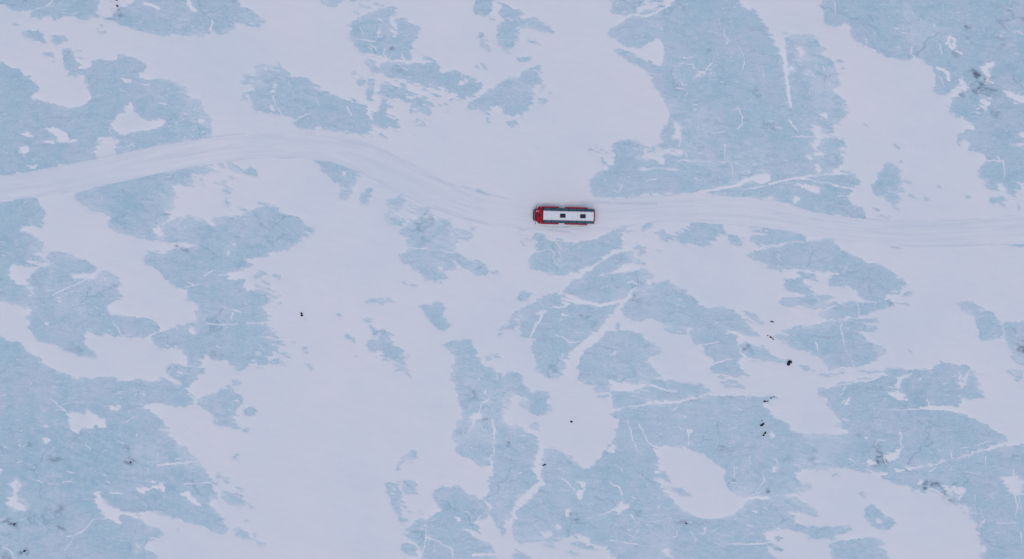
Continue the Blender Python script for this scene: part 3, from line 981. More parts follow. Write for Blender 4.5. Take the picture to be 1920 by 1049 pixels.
# deep, clear, bluer ice
TEAL = np.zeros((H, W), np.float32)
for (x, y, r, s) in [(165, 858, 14, 1), (135, 856, 12, .7), (177, 905, 10, 1), (205, 890, 16, .5), (320, 908, 22, .6), (290, 925, 26, .7), (245, 1028, 16, .7), (1828, 187, 14, 1), (1805, 215, 14, .7), (1520, 120, 30, .6), (1520, 160, 26, .5), (1640, 25, 16, .6), (1665, 98, 14, .6),
 (1262, 24, 10, .7), (1345, 320, 26, .6), (1360, 150, 40, .3), (1290, 200, 40, .25), (886, 740, 16, .8), (950, 835, 12, .7), (868, 812, 10, .6), (908, 838, 10, .6), (1350, 1020, 60, .25), (1260, 700, 60, .2), (1700, 756, 22, .6), (1545, 820, 22, .6), (1530, 850, 18, .6), (240, 400, 40, .5),
 (20, 470, 30, .5), (380, 440, 16, .7), (310, 730, 14, .6), (848, 950, 14, .6), (1180, 310, 40, .3), (330, 860, 40, .4), (100, 760, 50, .3), (610, 210, 40, .3), (1105, 588, 14, .8), (1405, 650, 8, 1), (810, 440, 20, .5), (235, 35, 14, .5), (1850, 60, 60, .25), (140, 870, 130, .5), (60, 900, 90, .4), (1870, 120, 90, .3), (60, 250, 70, .25), (1320, 60, 60, .25), (1440, 820, 60, .2)]:
    TEAL = np.maximum(TEAL, s * np.exp(-(((xx - x) ** 2 + (yy - y) ** 2) / (r * r))))

# places where wind has combed snow and ice into each other
RAG = np.zeros((H, W), np.float32)
for (x, y, r_) in [(790, 180, 55), (720, 160, 55), (830, 160, 40), (740, 210, 40), (905, 70, 40), (475, 165, 30), (1240, 150, 45), (1245, 250, 40), (1125, 285, 40), (520, 640, 45), (500, 540, 40), (760, 930, 50), (1410, 720, 40), (1560, 560, 45), (1840, 200, 55), (1580, 280, 45), (1560, 120, 40), (400, 345, 45), (700, 660, 45), (1000, 560, 50), (780, 390, 45), (720, 60, 45), (240, 190, 30), (350, 180, 40), (100, 480, 40), (420, 900, 50), (1880, 340, 40), (1290, 430, 40), (1420, 440, 40), (1660, 860, 40), (1750, 910, 40), (1180, 1020, 50), (1490, 960, 40), (1880, 900, 40), (560, 160, 40), (660, 220, 40), (960, 430, 30), (1330, 720, 40)]:
    RAG = np.maximum(RAG, np.exp(-((xx - x) ** 2 + (yy - y) ** 2) / (r_ * r_)))

def fields(px, py):
    """height of ice and snow, and what covers what, at survey pixels"""
    f1, f2 = samp(n_sm, px, py), samp(n_sm2, px, py)
    g1, g2 = samp(n_md, px, py), samp(n_md2, px, py)
    st, st2 = samp(n_st, px, py), samp(n_st2, px, py)
    fine, lg, hu, sas = samp(n_fine, px, py), samp(n_lg, px, py), samp(n_hu, px, py), samp(n_sas, px, py)
    cmb = 1.2 * st + 1.3 * st2
    wx, wy = px + 0.9 * f1 + 0.6 * g1 + cmb, py + 0.7 * f2 + 0.5 * g2 + 0.27 * cmb
    a = samp(ICE_S, wx, wy, R, "mirror")
    am = samp(ICE_M, wx, wy, R, "mirror")
    aw = samp(ICE_W, px, py, R, "mirror")
    edge = np.clip(4 * am * (1 - am), 0, 1)
    u = np.interp(px, TU[:, 0], TU[:, 1]); l = np.interp(px, TL[:, 0], TL[:, 1])
    v = (py - u) / (l - u)
    # ragged, wind-combed margins and loose flecks of drift on the open ice
    s = 0.5 - a + edge * (0.24 * st + 0.16 * st2 + 0.10 * fine)
    s = s + samp(RAG, px, py, 1, "mirror") * (0.42 * st + 0.34 * st2 + 0.12 * f1) * np.clip(6 * am * (1 - am), 0, 1)
    dens = 0.55 * g1 + 0.75 * lg
    lg2 = samp(n_lg2, px, py)
    sta = np.where(lg2 > 0.35, samp(n_st3, px, py), np.where(lg2 < -0.7, samp(n_st4, px, py), st))
    fleck = np.clip((sta + 0.25 * fine + 0.8 * dens - 2.6) * 1.3, 0, 1) * (a > 0.5)
    s = s + fleck * 0.9
    # slivers of ice showing through thin drift near the margins
    hole = np.clip((-st2 - 0.3 * st + 0.3 * g2 - 2.75) * 1.2, 0, 1) * np.clip((aw - 0.22) * 5, 0, 1) * (a <= 0.5)
    s = s - hole * 0.75
    # drift caught along cracks: continuous, slightly proud veins
    ve = samp(VEIN_S, px + 0.7 * f1 + 0.5 * g1 + 0.35 * st, py + 0.6 * f2 + 0.5 * g2, R, "mirror")
    s = np.maximum(s, np.clip(ve - 0.36 + 0.06 * fine - 0.10 * np.clip(g2 - 0.8, 0, 2), -0.5, 0.4))
    on = np.clip((0.5 - np.abs(v - 0.5)) * (l - u) * 0.35 + 0.12 * st2 + 0.25, 0, 1)
    s = s * (1 - on) + on * 0.5
    s = np.clip(s, -0.5, 0.5)
    zi = 0.28 * hu + 0.10 * lg + 0.015 * g1 + 0.008 * f1
    rut = samp(RUT, px, py, 1, "mirror")
    rn = np.clip(0.62 + 0.42 * g2 + 0.3 * lg, 0.08, 1.2)
    dirt = samp(DIRT, px + 2.0 * f1 + 3.5 * g1 + 2.2 * st2, py + 1.6 * f2 + 2.5 * g2, 1, "mirror")
    dirt = np.clip(dirt * (0.8 + 0.45 * st + 0.35 * f1 + 0.3 * st2), 0, 1.2)
    zi = zi - 0.25 * np.clip(dirt, 0, 1)
    pos = np.clip(s, 0, 0.5)
    thick = np.clip(1.0 - aw, 0, 1)
    zs = zi + 0.07 * s + pos * (0.34 * thick) * np.clip(1.0 - am, 0.0, 1) ** 1.5 + pos * (0.034 * sas + 0.004 * st2) * thick * (1 - 0.7 * on)
    zs = zs + 0.05 * np.clip(ve, 0, 1) * pos
    zs = zs - 0.10 * rut * rn * pos * 2
    bank = np.exp(-((np.abs(v - 0.5) * (l - u) - 0.5 * (l - u)) / 2.2) ** 2) * np.clip(0.5 + 0.5 * g1, 0, 1)
    zs = zs + 0.09 * bank * pos * 2
    dv = np.minimum(np.abs(v), np.abs(1 - v)) * (l - u)
    rim = np.exp(-(dv / 1.3) ** 2) * np.clip(0.42 + 0.4 * g1 + 0.35 * lg, 0.05, 0.9)
    ah = samp(ICE_H, wx, wy, R, "mirror")
    veil = np.clip(ah * 1.7 * (0.5 + 0.42 * lg2 + 0.3 * g2 + 0.35 * st2), 0, 0.9) * (1 - 0.8 * on) * np.clip(1 - 2.6 * ve, 0, 1) * (1 - fleck)
    fnt = samp(FAINT, px, py, R, "mirror")
    veil = np.maximum(veil, np.maximum(np.clip(fnt * (0.85 + 0.5 * g1 + 0.3 * f1), 0, 0.95) * (ah > 0.55), fleck * np.clip(0.5 + 0.3 * f2, 0, 0.9)))
    fresh = np.clip((aw - 0.33) * 2.4, 0, 1) * (1 - on)
    dust = np.clip((1 - am) * 1.3 * (0.42 + 0.4 * lg + 0.35 * g1 + 0.4 * st), 0, 1) + np.clip(0.25 * lg2 + 0.3 * lg + 0.25 * st + 0.15 * g1 - 0.42, 0, 0.6)
    return zi, zs, s, v, np.maximum(rut * rn, rim), dirt, on, (am, veil, dust, fresh)

def axis_coords(half, step, far):
    c = list(np.arange(0, half + step, step))
    d = step
    while c[-1] < far:
        d *= 1.16
        c.append(c[-1] + d)
    c = np.array(c)
    return np.concatenate([-c[:0:-1], c])

GX = axis_coords(124.0, 0.165, 2200.0)
GY = axis_coords(69.0, 0.165, 2200.0)[::-1]
if len(GX) % 2 == 0: GX = GX[:-1]
if len(GY) % 2 == 0: GY = GY[:-1]
XX, YY = np.meshgrid(GX, GY)
PX, PY = XX / M_PER_PX + 960.0, 524.5 - YY / M_PER_PX
ZI, ZS, SN, TV, RT, DT, ON, (AM, VL, DU, FS) = fields(PX, PY)

def grid_mesh(name, X, Y, Z, keep, mat, attrs):
    ny, nx = X.shape
    idx = np.arange(ny * nx, dtype=np.int32).reshape(ny, nx)
    q = np.stack([idx[1:, :-1], idx[1:, 1:], idx[:-1, 1:], idx[:-1, :-1]], -1)[keep]
    used = np.zeros(ny * nx, bool); used[q.ravel()] = True
    remap = np.cumsum(used, dtype=np.int32) - 1
    q = remap[q]
    co = np.stack([X.ravel()[used], Y.ravel()[used], Z.ravel()[used]], -1).astype(np.float32)
    me = bpy.data.meshes.new(name)
    me.vertices.add(len(co)); me.vertices.foreach_set("co", co.ravel())
    me.loops.add(q.size); me.loops.foreach_set("vertex_index", q.ravel())
    me.polygons.add(len(q)); me.polygons.foreach_set("loop_start", np.arange(0, q.size, 4, dtype=np.int32))
    try:
        me.polygons.foreach_set("loop_total", np.full(len(q), 4, np.int32))
    except Exception:
        pass
    for an, arr in attrs.items():
        a = me.attributes.new(an, 'FLOAT', 'POINT')
        a.data.foreach_set("value", arr.ravel()[used].astype(np.float32))
    me.update(calc_edges=True)
    me.polygons.foreach_set("use_smooth", np.ones(len(q), bool))
    me.materials.append(mat)
    o = bpy.data.objects.new(name, me); COL.objects.link(o)
    o["kind"] = "structure"
    return o

# ------------------------------------------------------------------ materials
def new_mat(name):
    m = bpy.data.materials.new(name); m.use_nodes = True
    nt = m.node_tree
    return m, nt, nt.nodes, nt.links, nt.nodes["Principled BSDF"]

def simple_mat(name, col, rough=0.5, metal=0.0, var=0.06, scale=6.0, bump=0.0, coat=0.0):
    m, nt, N, L, P = new_mat(name)
    tc = N.new("ShaderNodeTexCoord")
    nz = N.new("ShaderNodeTexNoise"); nz.inputs["Scale"].default_value = scale; nz.inputs["Detail"].default_value = 6
    L.new(tc.outputs["Object"], nz.inputs["Vector"])
    cr = N.new("ShaderNodeValToRGB")
    cr.color_ramp.elements[0].position, cr.color_ramp.elements[1].position = 0.3, 0.7
    cr.color_ramp.elements[0].color = (*[max(0, c * (1 - var)) for c in col], 1)
    cr.color_ramp.elements[1].color = (*[min(1, c * (1 + var)) for c in col], 1)
    L.new(nz.outputs["Fac"], cr.inputs["Fac"]); L.new(cr.outputs["Color"], P.inputs["Base Color"])
    P.inputs["Roughness"].default_value = rough; P.inputs["Metallic"].default_value = metal
    P.inputs["Coat Weight"].default_value = coat
    P.inputs["Specular IOR Level"].default_value = 0.25
    if bump:
        b = N.new("ShaderNodeBump"); b.inputs["Strength"].default_value = bump; b.inputs["Distance"].default_value = 0.05
        L.new(nz.outputs["Fac"], b.inputs["Height"]); L.new(b.outputs["Normal"], P.inputs["Normal"])
    return m

def mixcol(N, L, fac, a, b):
    mx = N.new("ShaderNodeMix"); mx.data_type = 'RGBA'
    for sock, val in ((mx.inputs[0], fac), (mx.inputs[6], a), (mx.inputs[7], b)):
        if isinstance(val, bpy.types.NodeSocket): L.new(val, sock)
        elif isinstance(val, tuple): sock.default_value = (*val, 1)
        else: sock.default_value = val
    return mx.outputs[2]

def noise_node(N, L, vec, scale, detail=5, rough=0.55, dist=0.0):
    n = N.new("ShaderNodeTexNoise"); n.inputs["Scale"].default_value = scale; n.inputs["Detail"].default_value = detail
    n.inputs["Roughness"].default_value = rough; n.inputs["Distortion"].default_value = dist
    L.new(vec, n.inputs["Vector"]); return n.outputs["Fac"]

def ramp(N, L, fac, lo, hi):
    r = N.new("ShaderNodeMapRange"); r.inputs["From Min"].default_value = lo; r.inputs["From Max"].default_value = hi
    L.new(fac, r.inputs["Value"]); return r.outputs["Result"]

def math_node(N, L, op, a, b):
    n = N.new("ShaderNodeMath"); n.operation = op; n.use_clamp = True
    for s, v in ((n.inputs[0], a), (n.inputs[1], b)):
        if isinstance(v, bpy.types.NodeSocket): L.new(v, s)
        else: s.default_value = v
    return n.outputs[0]

def attr(N, name):
    a = N.new("ShaderNodeAttribute"); a.attribute_name = name; return a.outputs["Fac"]

SNOW = (0.825, 0.785, 0.795)
SNOW_COOL = (0.75, 0.76, 0.785)
SNOW_THIN = (0.63, 0.69, 0.75)
ICE_A = (0.465, 0.625, 0.675)
ICE_B = (0.59, 0.64, 0.71)
ICE_C = (0.405, 0.595, 0.645)
ICE_T = (0.32, 0.51, 0.585)

def snow_material(name, packed):
    m, nt, N, L, P = new_mat(name)
    tc = N.new("ShaderNodeTexCoord"); v = tc.outputs["Object"]
    big = noise_node(N, L, v, 0.035, 6, 0.6)
    col = mixcol(N, L, ramp(N, L, big, 0.35, 0.65), SNOW, SNOW_COOL)
    mp = N.new("ShaderNodeMapping"); mp.inputs["Rotation"].default_value = (0, 0, math.radians(18)); mp.inputs["Scale"].default_value = (0.25, 1.0, 1.0)
    L.new(v, mp.inputs["Vector"])
    strk = noise_node(N, L, mp.outputs["Vector"], 0.9, 6, 0.6, 0.4)
    col = mixcol(N, L, math_node(N, L, 'MULTIPLY', ramp(N, L, strk, 0.52, 0.78), 0.22), col, SNOW_THIN)
    col = mixcol(N, L, math_node(N, L, 'MULTIPLY', attr(N, "fresh"), 0.8), col, (0.875, 0.835, 0.84))
    thin = math_node(N, L, 'SUBTRACT', 1.0, ramp(N, L, attr(N, "cover"), 0.0, 0.22))
    col = mixcol(N, L, math_node(N, L, 'MULTIPLY', thin, 0.75), col, (0.56, 0.65, 0.72))
    col = mixcol(N, L, math_node(N, L, 'MULTIPLY', attr(N, "near"), 0.85), col, (0.52, 0.63, 0.695))
    col = mixcol(N, L, math_node(N, L, 'MULTIPLY', attr(N, "rut"), 0.42), col, (0.50, 0.58, 0.66))
    if packed:
        # polish left by tyres: streaks that follow the track
        sx = N.new("ShaderNodeSeparateXYZ"); L.new(v, sx.inputs[0])
        cx = N.new("ShaderNodeCombineXYZ")
        for src, k, i in ((sx.outputs[0], 0.055, 0), (attr(N, "across"), 7.0, 1)):
            mm = N.new("ShaderNodeMath"); mm.operation = 'MULTIPLY'; mm.inputs[1].default_value = k
            L.new(src, mm.inputs[0]); L.new(mm.outputs[0], cx.inputs[i])
        lane = noise_node(N, L, cx.outputs[0], 1.0, 7, 0.62, 0.2)
        col = mixcol(N, L, math_node(N, L, 'MULTIPLY', ramp(N, L, lane, 0.44, 0.68), 0.50), col, (0.63, 0.68, 0.73))
        grain = noise_node(N, L, v, 2.2, 6, 0.65)
        col = mixcol(N, L, math_node(N, L, 'MULTIPLY', ramp(N, L, grain, 0.5, 0.8), 0.18), col, (0.62, 0.66, 0.70))
    dz = noise_node(N, L, v, 1.3, 5, 0.6)
    dd = math_node(N, L, 'MULTIPLY', attr(N, "dirt"), ramp(N, L, dz, 0.42, 0.6))
    col = mixcol(N, L, math_node(N, L, 'MULTIPLY', dd, 0.5), col, (0.16, 0.22, 0.30))
    L.new(col, P.inputs["Base Color"])
    P.inputs["Roughness"].default_value = 0.75; P.inputs["Specular IOR Level"].default_value = 0.25
    b = N.new("ShaderNodeBump"); b.inputs["Strength"].default_value = 0.15; b.inputs["Distance"].default_value = 0.06
    L.new(strk, b.inputs["Height"])
    b2 = N.new("ShaderNodeBump"); b2.inputs["Strength"].default_value = 0.25; b2.inputs["Distance"].default_value = 0.03
    L.new(noise_node(N, L, v, 5.0, 5, 0.6), b2.inputs["Height"]); L.new(b.outputs["Normal"], b2.inputs["Normal"])
    L.new(b2.outputs["Normal"], P.inputs["Normal"])
    return m

def ice_material():
    m, nt, N, L, P = new_mat("glacier_ice")
    tc = N.new("ShaderNodeTexCoord"); v = tc.outputs["Object"]
    col = mixcol(N, L, ramp(N, L, noise_node(N, L, v, 0.10, 9, 0.65, 0.8), 0.41, 0.61), ICE_A, ICE_B)
    col = mixcol(N, L, math_node(N, L, 'MULTIPLY', ramp(N, L, noise_node(N, L, v, 0.15, 8, 0.66, 1.2), 0.48, 0.66), 0.8), col, ICE_C)
    mp = N.new("ShaderNodeMapping"); mp.inputs["Rotation"].default_value = (0, 0, math.radians(12)); mp.inputs["Scale"].default_value = (0.35, 1.0, 1.0)
    L.new(v, mp.inputs["Vector"])
    fo = noise_node(N, L, mp.outputs["Vector"], 0.8, 8, 0.65, 0.8)
    col = mixcol(N, L, math_node(N, L, 'MULTIPLY', ramp(N, L, fo, 0.48, 0.64), 0.62), col, (0.39, 0.515, 0.595))
    fr = noise_node(N, L, v, 2.6, 8, 0.7, 0.6)
    col = mixcol(N, L, math_node(N, L, 'MULTIPLY', ramp(N, L, fr, 0.49, 0.61), 0.6), col, (0.655, 0.715, 0.77))
    fk = noise_node(N, L, mp.outputs["Vector"], 2.3, 5, 0.6, 0.5)
    col = mixcol(N, L, math_node(N, L, 'MULTIPLY', math_node(N, L, 'MULTIPLY', ramp(N, L, fk, 0.565, 0.66), ramp(N, L, noise_node(N, L, v, 0.11, 3, 0.6), 0.42, 0.62)), 0.8), col, (0.78, 0.77, 0.80))
    col = mixcol(N, L, math_node(N, L, 'MULTIPLY', attr(N, "deep"), 0.75), col, ICE_T)
    gr = noise_node(N, L, v, 1.5, 9, 0.75, 1.0)
    col = mixcol(N, L, math_node(N, L, 'MULTIPLY', math_node(N, L, 'SUBTRACT', 1.0, ramp(N, L, gr, 0.34, 0.48)), 0.5), col, (0.37, 0.49, 0.57))
    col = mixcol(N, L, math_node(N, L, 'MULTIPLY', attr(N, "dust"), 0.75), col, (0.72, 0.735, 0.775))
    # healed cracks: thin darker threads
    vo = N.new("ShaderNodeTexVoronoi"); vo.feature = 'DISTANCE_TO_EDGE'; vo.inputs["Scale"].default_value = 0.055
    wv = N.new("ShaderNodeVectorMath"); wv.operation = 'ADD'
    nzc = N.new("ShaderNodeTexNoise"); nzc.inputs["Scale"].default_value = 0.25; nzc.inputs["Detail"].default_value = 4
    L.new(v, nzc.inputs["Vector"])
    scv = N.new("ShaderNodeVectorMath"); scv.operation = 'SCALE'; scv.inputs[3].default_value = 5.0
    L.new(nzc.outputs["Color"], scv.inputs[0]); L.new(v, wv.inputs[0]); L.new(scv.outputs[0], wv.inputs[1]); L.new(wv.outputs[0], vo.inputs["Vector"])
    crk = math_node(N, L, 'SUBTRACT', 1.0, ramp(N, L, vo.outputs["Distance"], 0.0, 0.012))
    crk = math_node(N, L, 'MULTIPLY', crk, ramp(N, L, noise_node(N, L, v, 0.12, 2), 0.46, 0.6))
    col = mixcol(N, L, math_node(N, L, 'MULTIPLY', crk, 0.55), col, (0.27, 0.38, 0.47))
    dz = noise_node(N, L, mp.outputs["Vector"], 1.6, 6, 0.65, 0.5)
    dd = math_node(N, L, 'MULTIPLY', attr(N, "dirt"), ramp(N, L, dz, 0.36, 0.60))
    soft = math_node(N, L, 'MULTIPLY', attr(N, "dirt"), 0.45)
    col = mixcol(N, L, soft, col, (0.25, 0.34, 0.42))
    col = mixcol(N, L, math_node(N, L, 'MULTIPLY', dd, 0.75), col, (0.09, 0.125, 0.18))
    L.new(col, P.inputs["Base Color"])
    P.inputs["Roughness"].default_value = 0.55; P.inputs["Specular IOR Level"].default_value = 0.35
    b = N.new("ShaderNodeBump"); b.inputs["Strength"].default_value = 0.4; b.inputs["Distance"].default_value = 0.06
    L.new(fo, b.inputs["Height"])
    b2 = N.new("ShaderNodeBump"); b2.inputs["Strength"].default_value = 0.3; b2.inputs["Distance"].default_value = 0.03
    L.new(fr, b2.inputs["Height"]); L.new(b.outputs["Normal"], b2.inputs["Normal"]); L.new(b2.outputs["Normal"], P.inputs["Normal"])
    return m

MAT_SNOW = snow_material("wind_packed_snow", False)
MAT_TRACK = snow_material("driven_snow", True)
MAT_ICE = ice_material()

# ------------------------------------------------------------------ the glacier
TE = samp(TEAL, PX + 7 * samp(n_md, PX, PY) + 8 * samp(n_lg, PX, PY), PY + 6 * samp(n_md2, PX, PY), 1, "mirror") * np.clip(0.7 + 0.4 * samp(n_sm, PX, PY) + 0.4 * samp(n_st2, PX, PY), 0, 1.4)
sl = (slice(None, None, 2), slice(None, None, 2))
iX, iY, iZ = XX[sl], YY[sl], ZI[sl]
# ice needs no faces where deep snow hides it, beyond a margin
icm = AM[sl] > 0.02
kp = icm[1:, :-1] | icm[1:, 1:] | icm[:-1, 1:] | icm[:-1, :-1]
kp = np.ones_like(kp)
grid_mesh("glacier_ice", iX, iY, iZ, kp, MAT_ICE, {"dirt": DT[sl], "deep": TE[sl], "dust": np.clip(DU[sl], 0, 1)})
vis = SN > -0.04
keep = vis[1:, :-1] | vis[1:, 1:] | vis[:-1, 1:] | vis[:-1, :-1]
tc_ = (TV[1:, :-1] + TV[:-1, 1:]) * 0.5
in_track = (tc_ > 0) & (tc_ < 1)
sat = {"cover": np.clip(SN, 0, 0.5), "rut": np.clip(RT, 0, 1), "dirt": DT, "near": VL, "fresh": FS, "across": np.clip(TV, -1, 2)}
grid_mesh("snow_cover", XX, YY, ZS, keep & ~in_track, MAT_SNOW, sat)
grid_mesh("snow_track", XX, YY, ZS, keep & in_track, MAT_TRACK, sat)

def ground_z(px, py):
    zi, zs, *_ = fields(np.array([[px]], float), np.array([[py]], float))
    return float(max(zi[0, 0], zs[0, 0]))

# ------------------------------------------------------------------ mesh helpers
def link(name, bm, mat, parent=None, smooth=False):
    me = bpy.data.meshes.new(name)
    bmesh.ops.recalc_face_normals(bm, faces=bm.faces)
    bm.to_mesh(me); bm.free()
    if smooth:
        for p in me.polygons: p.use_smooth = True
    me.materials.append(mat)
    o = bpy.data.objects.new(name, me); COL.objects.link(o)
    if parent: o.parent = parent
    return o

def add_box(bm, c, s, bev=0.0, seg=2, rot=None):
    b = bmesh.new()
    bmesh.ops.create_cube(b, size=1.0)
    bmesh.ops.scale(b, vec=s, verts=b.verts)
    if bev:
        bmesh.ops.bevel(b, geom=b.edges[:], offset=bev, segments=seg, profile=0.6, affect='EDGES')
    if rot: bmesh.ops.transform(b, matrix=rot.to_4x4(), verts=b.verts)
    bmesh.ops.translate(b, vec=c, verts=b.verts)
    merge(bm, b)

def merge(bm, b):
    tmp = bpy.data.meshes.new("tmp"); b.to_mesh(tmp); b.free(); bm.from_mesh(tmp); bpy.data.meshes.remove(tmp)

def add_loft(bm, sections, bev=0.0, seg=2):
    """sections: list of rings (same length, closed); caps both ends"""
    b = bmesh.new()
    rings = [[b.verts.new(p) for p in s] for s in sections]
    n = len(rings[0])
    for r0, r1 in zip(rings[:-1], rings[1:]):
        for i in range(n):
            b.faces.new((r0[i], r0[(i + 1) % n], r1[(i + 1) % n], r1[i]))
    b.faces.new(rings[0][::-1]); b.faces.new(rings[-1])
    bmesh.ops.recalc_face_normals(b, faces=b.faces)
    if bev:
        es = [e for e in b.edges if e.calc_face_angle(0) > 0.35]
        bmesh.ops.bevel(b, geom=es, offset=bev, segments=seg, profile=0.6, affect='EDGES')
    merge(bm, b)

def add_tube(bm, pts, r, n=8):
    b = bmesh.new()
    rings = []
    pts = [Vector(p) for p in pts]
    for i, p in enumerate(pts):
        d = (pts[min(i + 1, len(pts) - 1)] - pts[max(i - 1, 0)]).normalized()
        a = d.cross(Vector((0, 0, 1)))
        if a.length < 1e-3: a = d.cross(Vector((0, 1, 0)))
        a.normalize(); c = d.cross(a)
        rings.append([b.verts.new(p + r * (math.cos(t) * a + math.sin(t) * c)) for t in [2 * math.pi * k / n for k in range(n)]])
    for r0, r1 in zip(rings[:-1], rings[1:]):
        for i in range(n):
            b.faces.new((r0[i], r0[(i + 1) % n], r1[(i + 1) % n], r1[i]))
    b.faces.new(rings[0][::-1]); b.faces.new(rings[-1])
    merge(bm, b)

def add_lathe_y(bm, prof, c, n=28):
    """profile of (radius, y) turned round the y axis at c"""
    b = bmesh.new()
    rings = [[b.verts.new((c[0] + r * math.cos(2 * math.pi * k / n), c[1] + y, c[2] + r * math.sin(2 * math.pi * k / n))) for k in range(n)] for r, y in prof]
    for r0, r1 in zip(rings[:-1], rings[1:]):
        for i in range(n):
            b.faces.new((r0[i], r0[(i + 1) % n], r1[(i + 1) % n], r1[i]))
    b.faces.new(rings[0][::-1]); b.faces.new(rings[-1])
    merge(bm, b)

# ------------------------------------------------------------------ the glacier truck
RED = simple_mat("red_paint", (0.36, 0.002, 0.018), 0.55, 0, 0.10, 3.0)
RED_D = simple_mat("dusty_red_paint", (0.34, 0.012, 0.04), 0.55, 0, 0.18, 2.5)
WHITE = simple_mat("white_roof_paint", (0.76, 0.755, 0.75), 0.55, 0, 0.07, 1.6)
SEAM = simple_mat("roof_sealant", (0.55, 0.55, 0.56), 0.6, 0, 0.1, 3)
BLACK = simple_mat("black_trim", (0.018, 0.02, 0.028), 0.5, 0, 0.15, 5)
GLASS = simple_mat("tinted_glass", (0.008, 0.075, 0.115), 0.2, 0, 0.45, 1.6)
def low_gloss(m, v): m.node_tree.nodes["Principled BSDF"].inputs["Specular IOR Level"].default_value = v; return m
GLASS_D = simple_mat("dark_roof_glass", (0.005, 0.009, 0.032), 0.35, 0, 0.1, 4)
PALE_GLASS = simple_mat("windscreen_sky_glare", (0.30, 0.33, 0.40), 0.08, 0, 0.1, 2)  # pale base colour stands in for sky reflected in the windscreen
RUBBER = simple_mat("tyre_rubber", (0.02, 0.02, 0.022), 0.85, 0, 0.2, 12, 0.4)
low_gloss(GLASS_D, 0.12); low_gloss(GLASS, 0.15); low_gloss(RED, 0.15); low_gloss(BLACK, 0.15)
STEEL = simple_mat("dull_steel", (0.25, 0.26, 0.28), 0.45, 0.8, 0.1, 8)
LENS = simple_mat("lamp_lens", (0.55, 0.56, 0.58), 0.15, 0, 0.1, 8)
REDLENS = simple_mat("tail_lamp_lens", (0.35, 0.01, 0.01), 0.2, 0, 0.1, 8)
MARK = simple_mat("white_lettering", (0.75, 0.75, 0.78), 0.5, 0, 0.05, 8)

K = CAM_H / (CAM_H - 3.75)
truck = bpy.data.objects.new("glacier_truck", None); COL.objects.link(truck)
truck["label"] = "long red glacier truck with white roof driving on the packed snow track"
truck["category"] = "truck"
# the roof's middle as surveyed, brought down to the ground under it
tpx, tpy = 1057.8, 405.0
tx = CAM_X + ((tpx - 960) * M_PER_PX - CAM_X) / K
ty = CAM_Y + ((524.5 - tpy) * M_PER_PX - CAM_Y) / K
gz = np.mean([ground_z(960 + (tx + dx) / M_PER_PX, 524.5 - (ty + dy) / M_PER_PX) for dx in (-5, -2.5, 0, 2.5, 5) for dy in (-1.5, 1.5)])
truck.location = (tx, ty, float(gz) - 0.05)
truck.rotation_euler = (0, 0, math.radians(180 - 1.45))

U = 0.125 * 180 / 1920 / K          # metres per unit of the close survey at roof height
def fx(x): return (937 - x) * U      # along the truck, forward positive
def fy(y): return y * U              # across, from the centre line

XF, XR = fx(520), fx(1538)           # passenger body
WB, WT = 3.42 / 2, 2.16 / 2          # half widths: at the sill, at the roof
ZB, ZW, ZT = 1.55, 2.35, 3.72        # floor, waist, roof

def ring(x, wb, wm, wt, zb, zm, zt):
    return [(x, -wb, zb), (x, wb, zb), (x, wm, zm), (x, wt, zt), (x, -wt, zt), (x, -wm, zm)]
bm = bmesh.new()
add_loft(bm, [ring(XR, WB - .04, WB, WT, ZB, ZW, ZT - .03), ring(XF, WB - .04, WB, WT, ZB, ZW, ZT - .03)], 0.05)
link("passenger_body", bm, RED, truck)
# white roof: slightly crowned sheet with raised edge
bm = bmesh.new()
secs = []
for t in np.linspace(0, 1, 9):
    x = XR + 0.11 + (XF - 0.02 - XR - 0.11) * t
    top = [(x, y, ZT + 0.05 + 0.05 * (1 - (y / WT) ** 2)) for y in np.linspace(WT - 0.01, -WT + 0.01, 9)]
    secs.append(top + [(x, -WT + 0.01, ZT - 0.05), (x, WT - 0.01, ZT - 0.05)])
add_loft(bm, secs, 0.0)
roof = link("roof", bm, WHITE, truck)
for xx_ in (690, 862, 1030, 1197, 1367):
    bm = bmesh.new(); add_box(bm, (fx(xx_), 0, ZT + 0.088), (0.025, 2 * WT - 0.3, 0.03))
    link("roof_seam", bm, SEAM, roof)
for xx_ in (910, 1312):
    bm = bmesh.new(); add_box(bm, (fx(xx_), 0.0, ZT + 0.15), (1.20, 0.84, 0.12), 0.05)
    h = link("roof_hatch", bm, GLASS_D, truck)
    bm = bmesh.new()
    for sx, sy, lx, ly in ((0.62, 0, .05, .90), (-0.62, 0, .05, .90), (0, .44, 1.2, .05), (0, -.44, 1.2, .05)):
        add_box(bm, (fx(xx_) + sx, sy, ZT + 0.125), (lx, ly, 0.08))
    link("hatch_frame", bm, BLACK, h)
for s in (1, -1):
    bm = bmesh.new(); add_tube(bm, [(XR + 0.3, s * (WT - 0.1), ZT + 0.16), (XF - 0.2, s * (WT - 0.1), ZT + 0.16)], 0.022, 6)
    for xx_ in (560, 775, 1000, 1230, 1500): add_box(bm, (fx(xx_), s * (WT - 0.1), ZT + 0.11), (0.05, 0.03, 0.10))
    link("roof_rail", bm, STEEL, truck)
for xx_ in (690, 1118, 1460):
    bm = bmesh.new(); bmesh.ops.create_cone(bm, cap_ends=True, segments=16, radius1=0.16, radius2=0.11, depth=0.09, matrix=Matrix.Translation((fx(xx_), 0.03, ZT + 0.14)))
    link("roof_vent", bm, WHITE, truck)
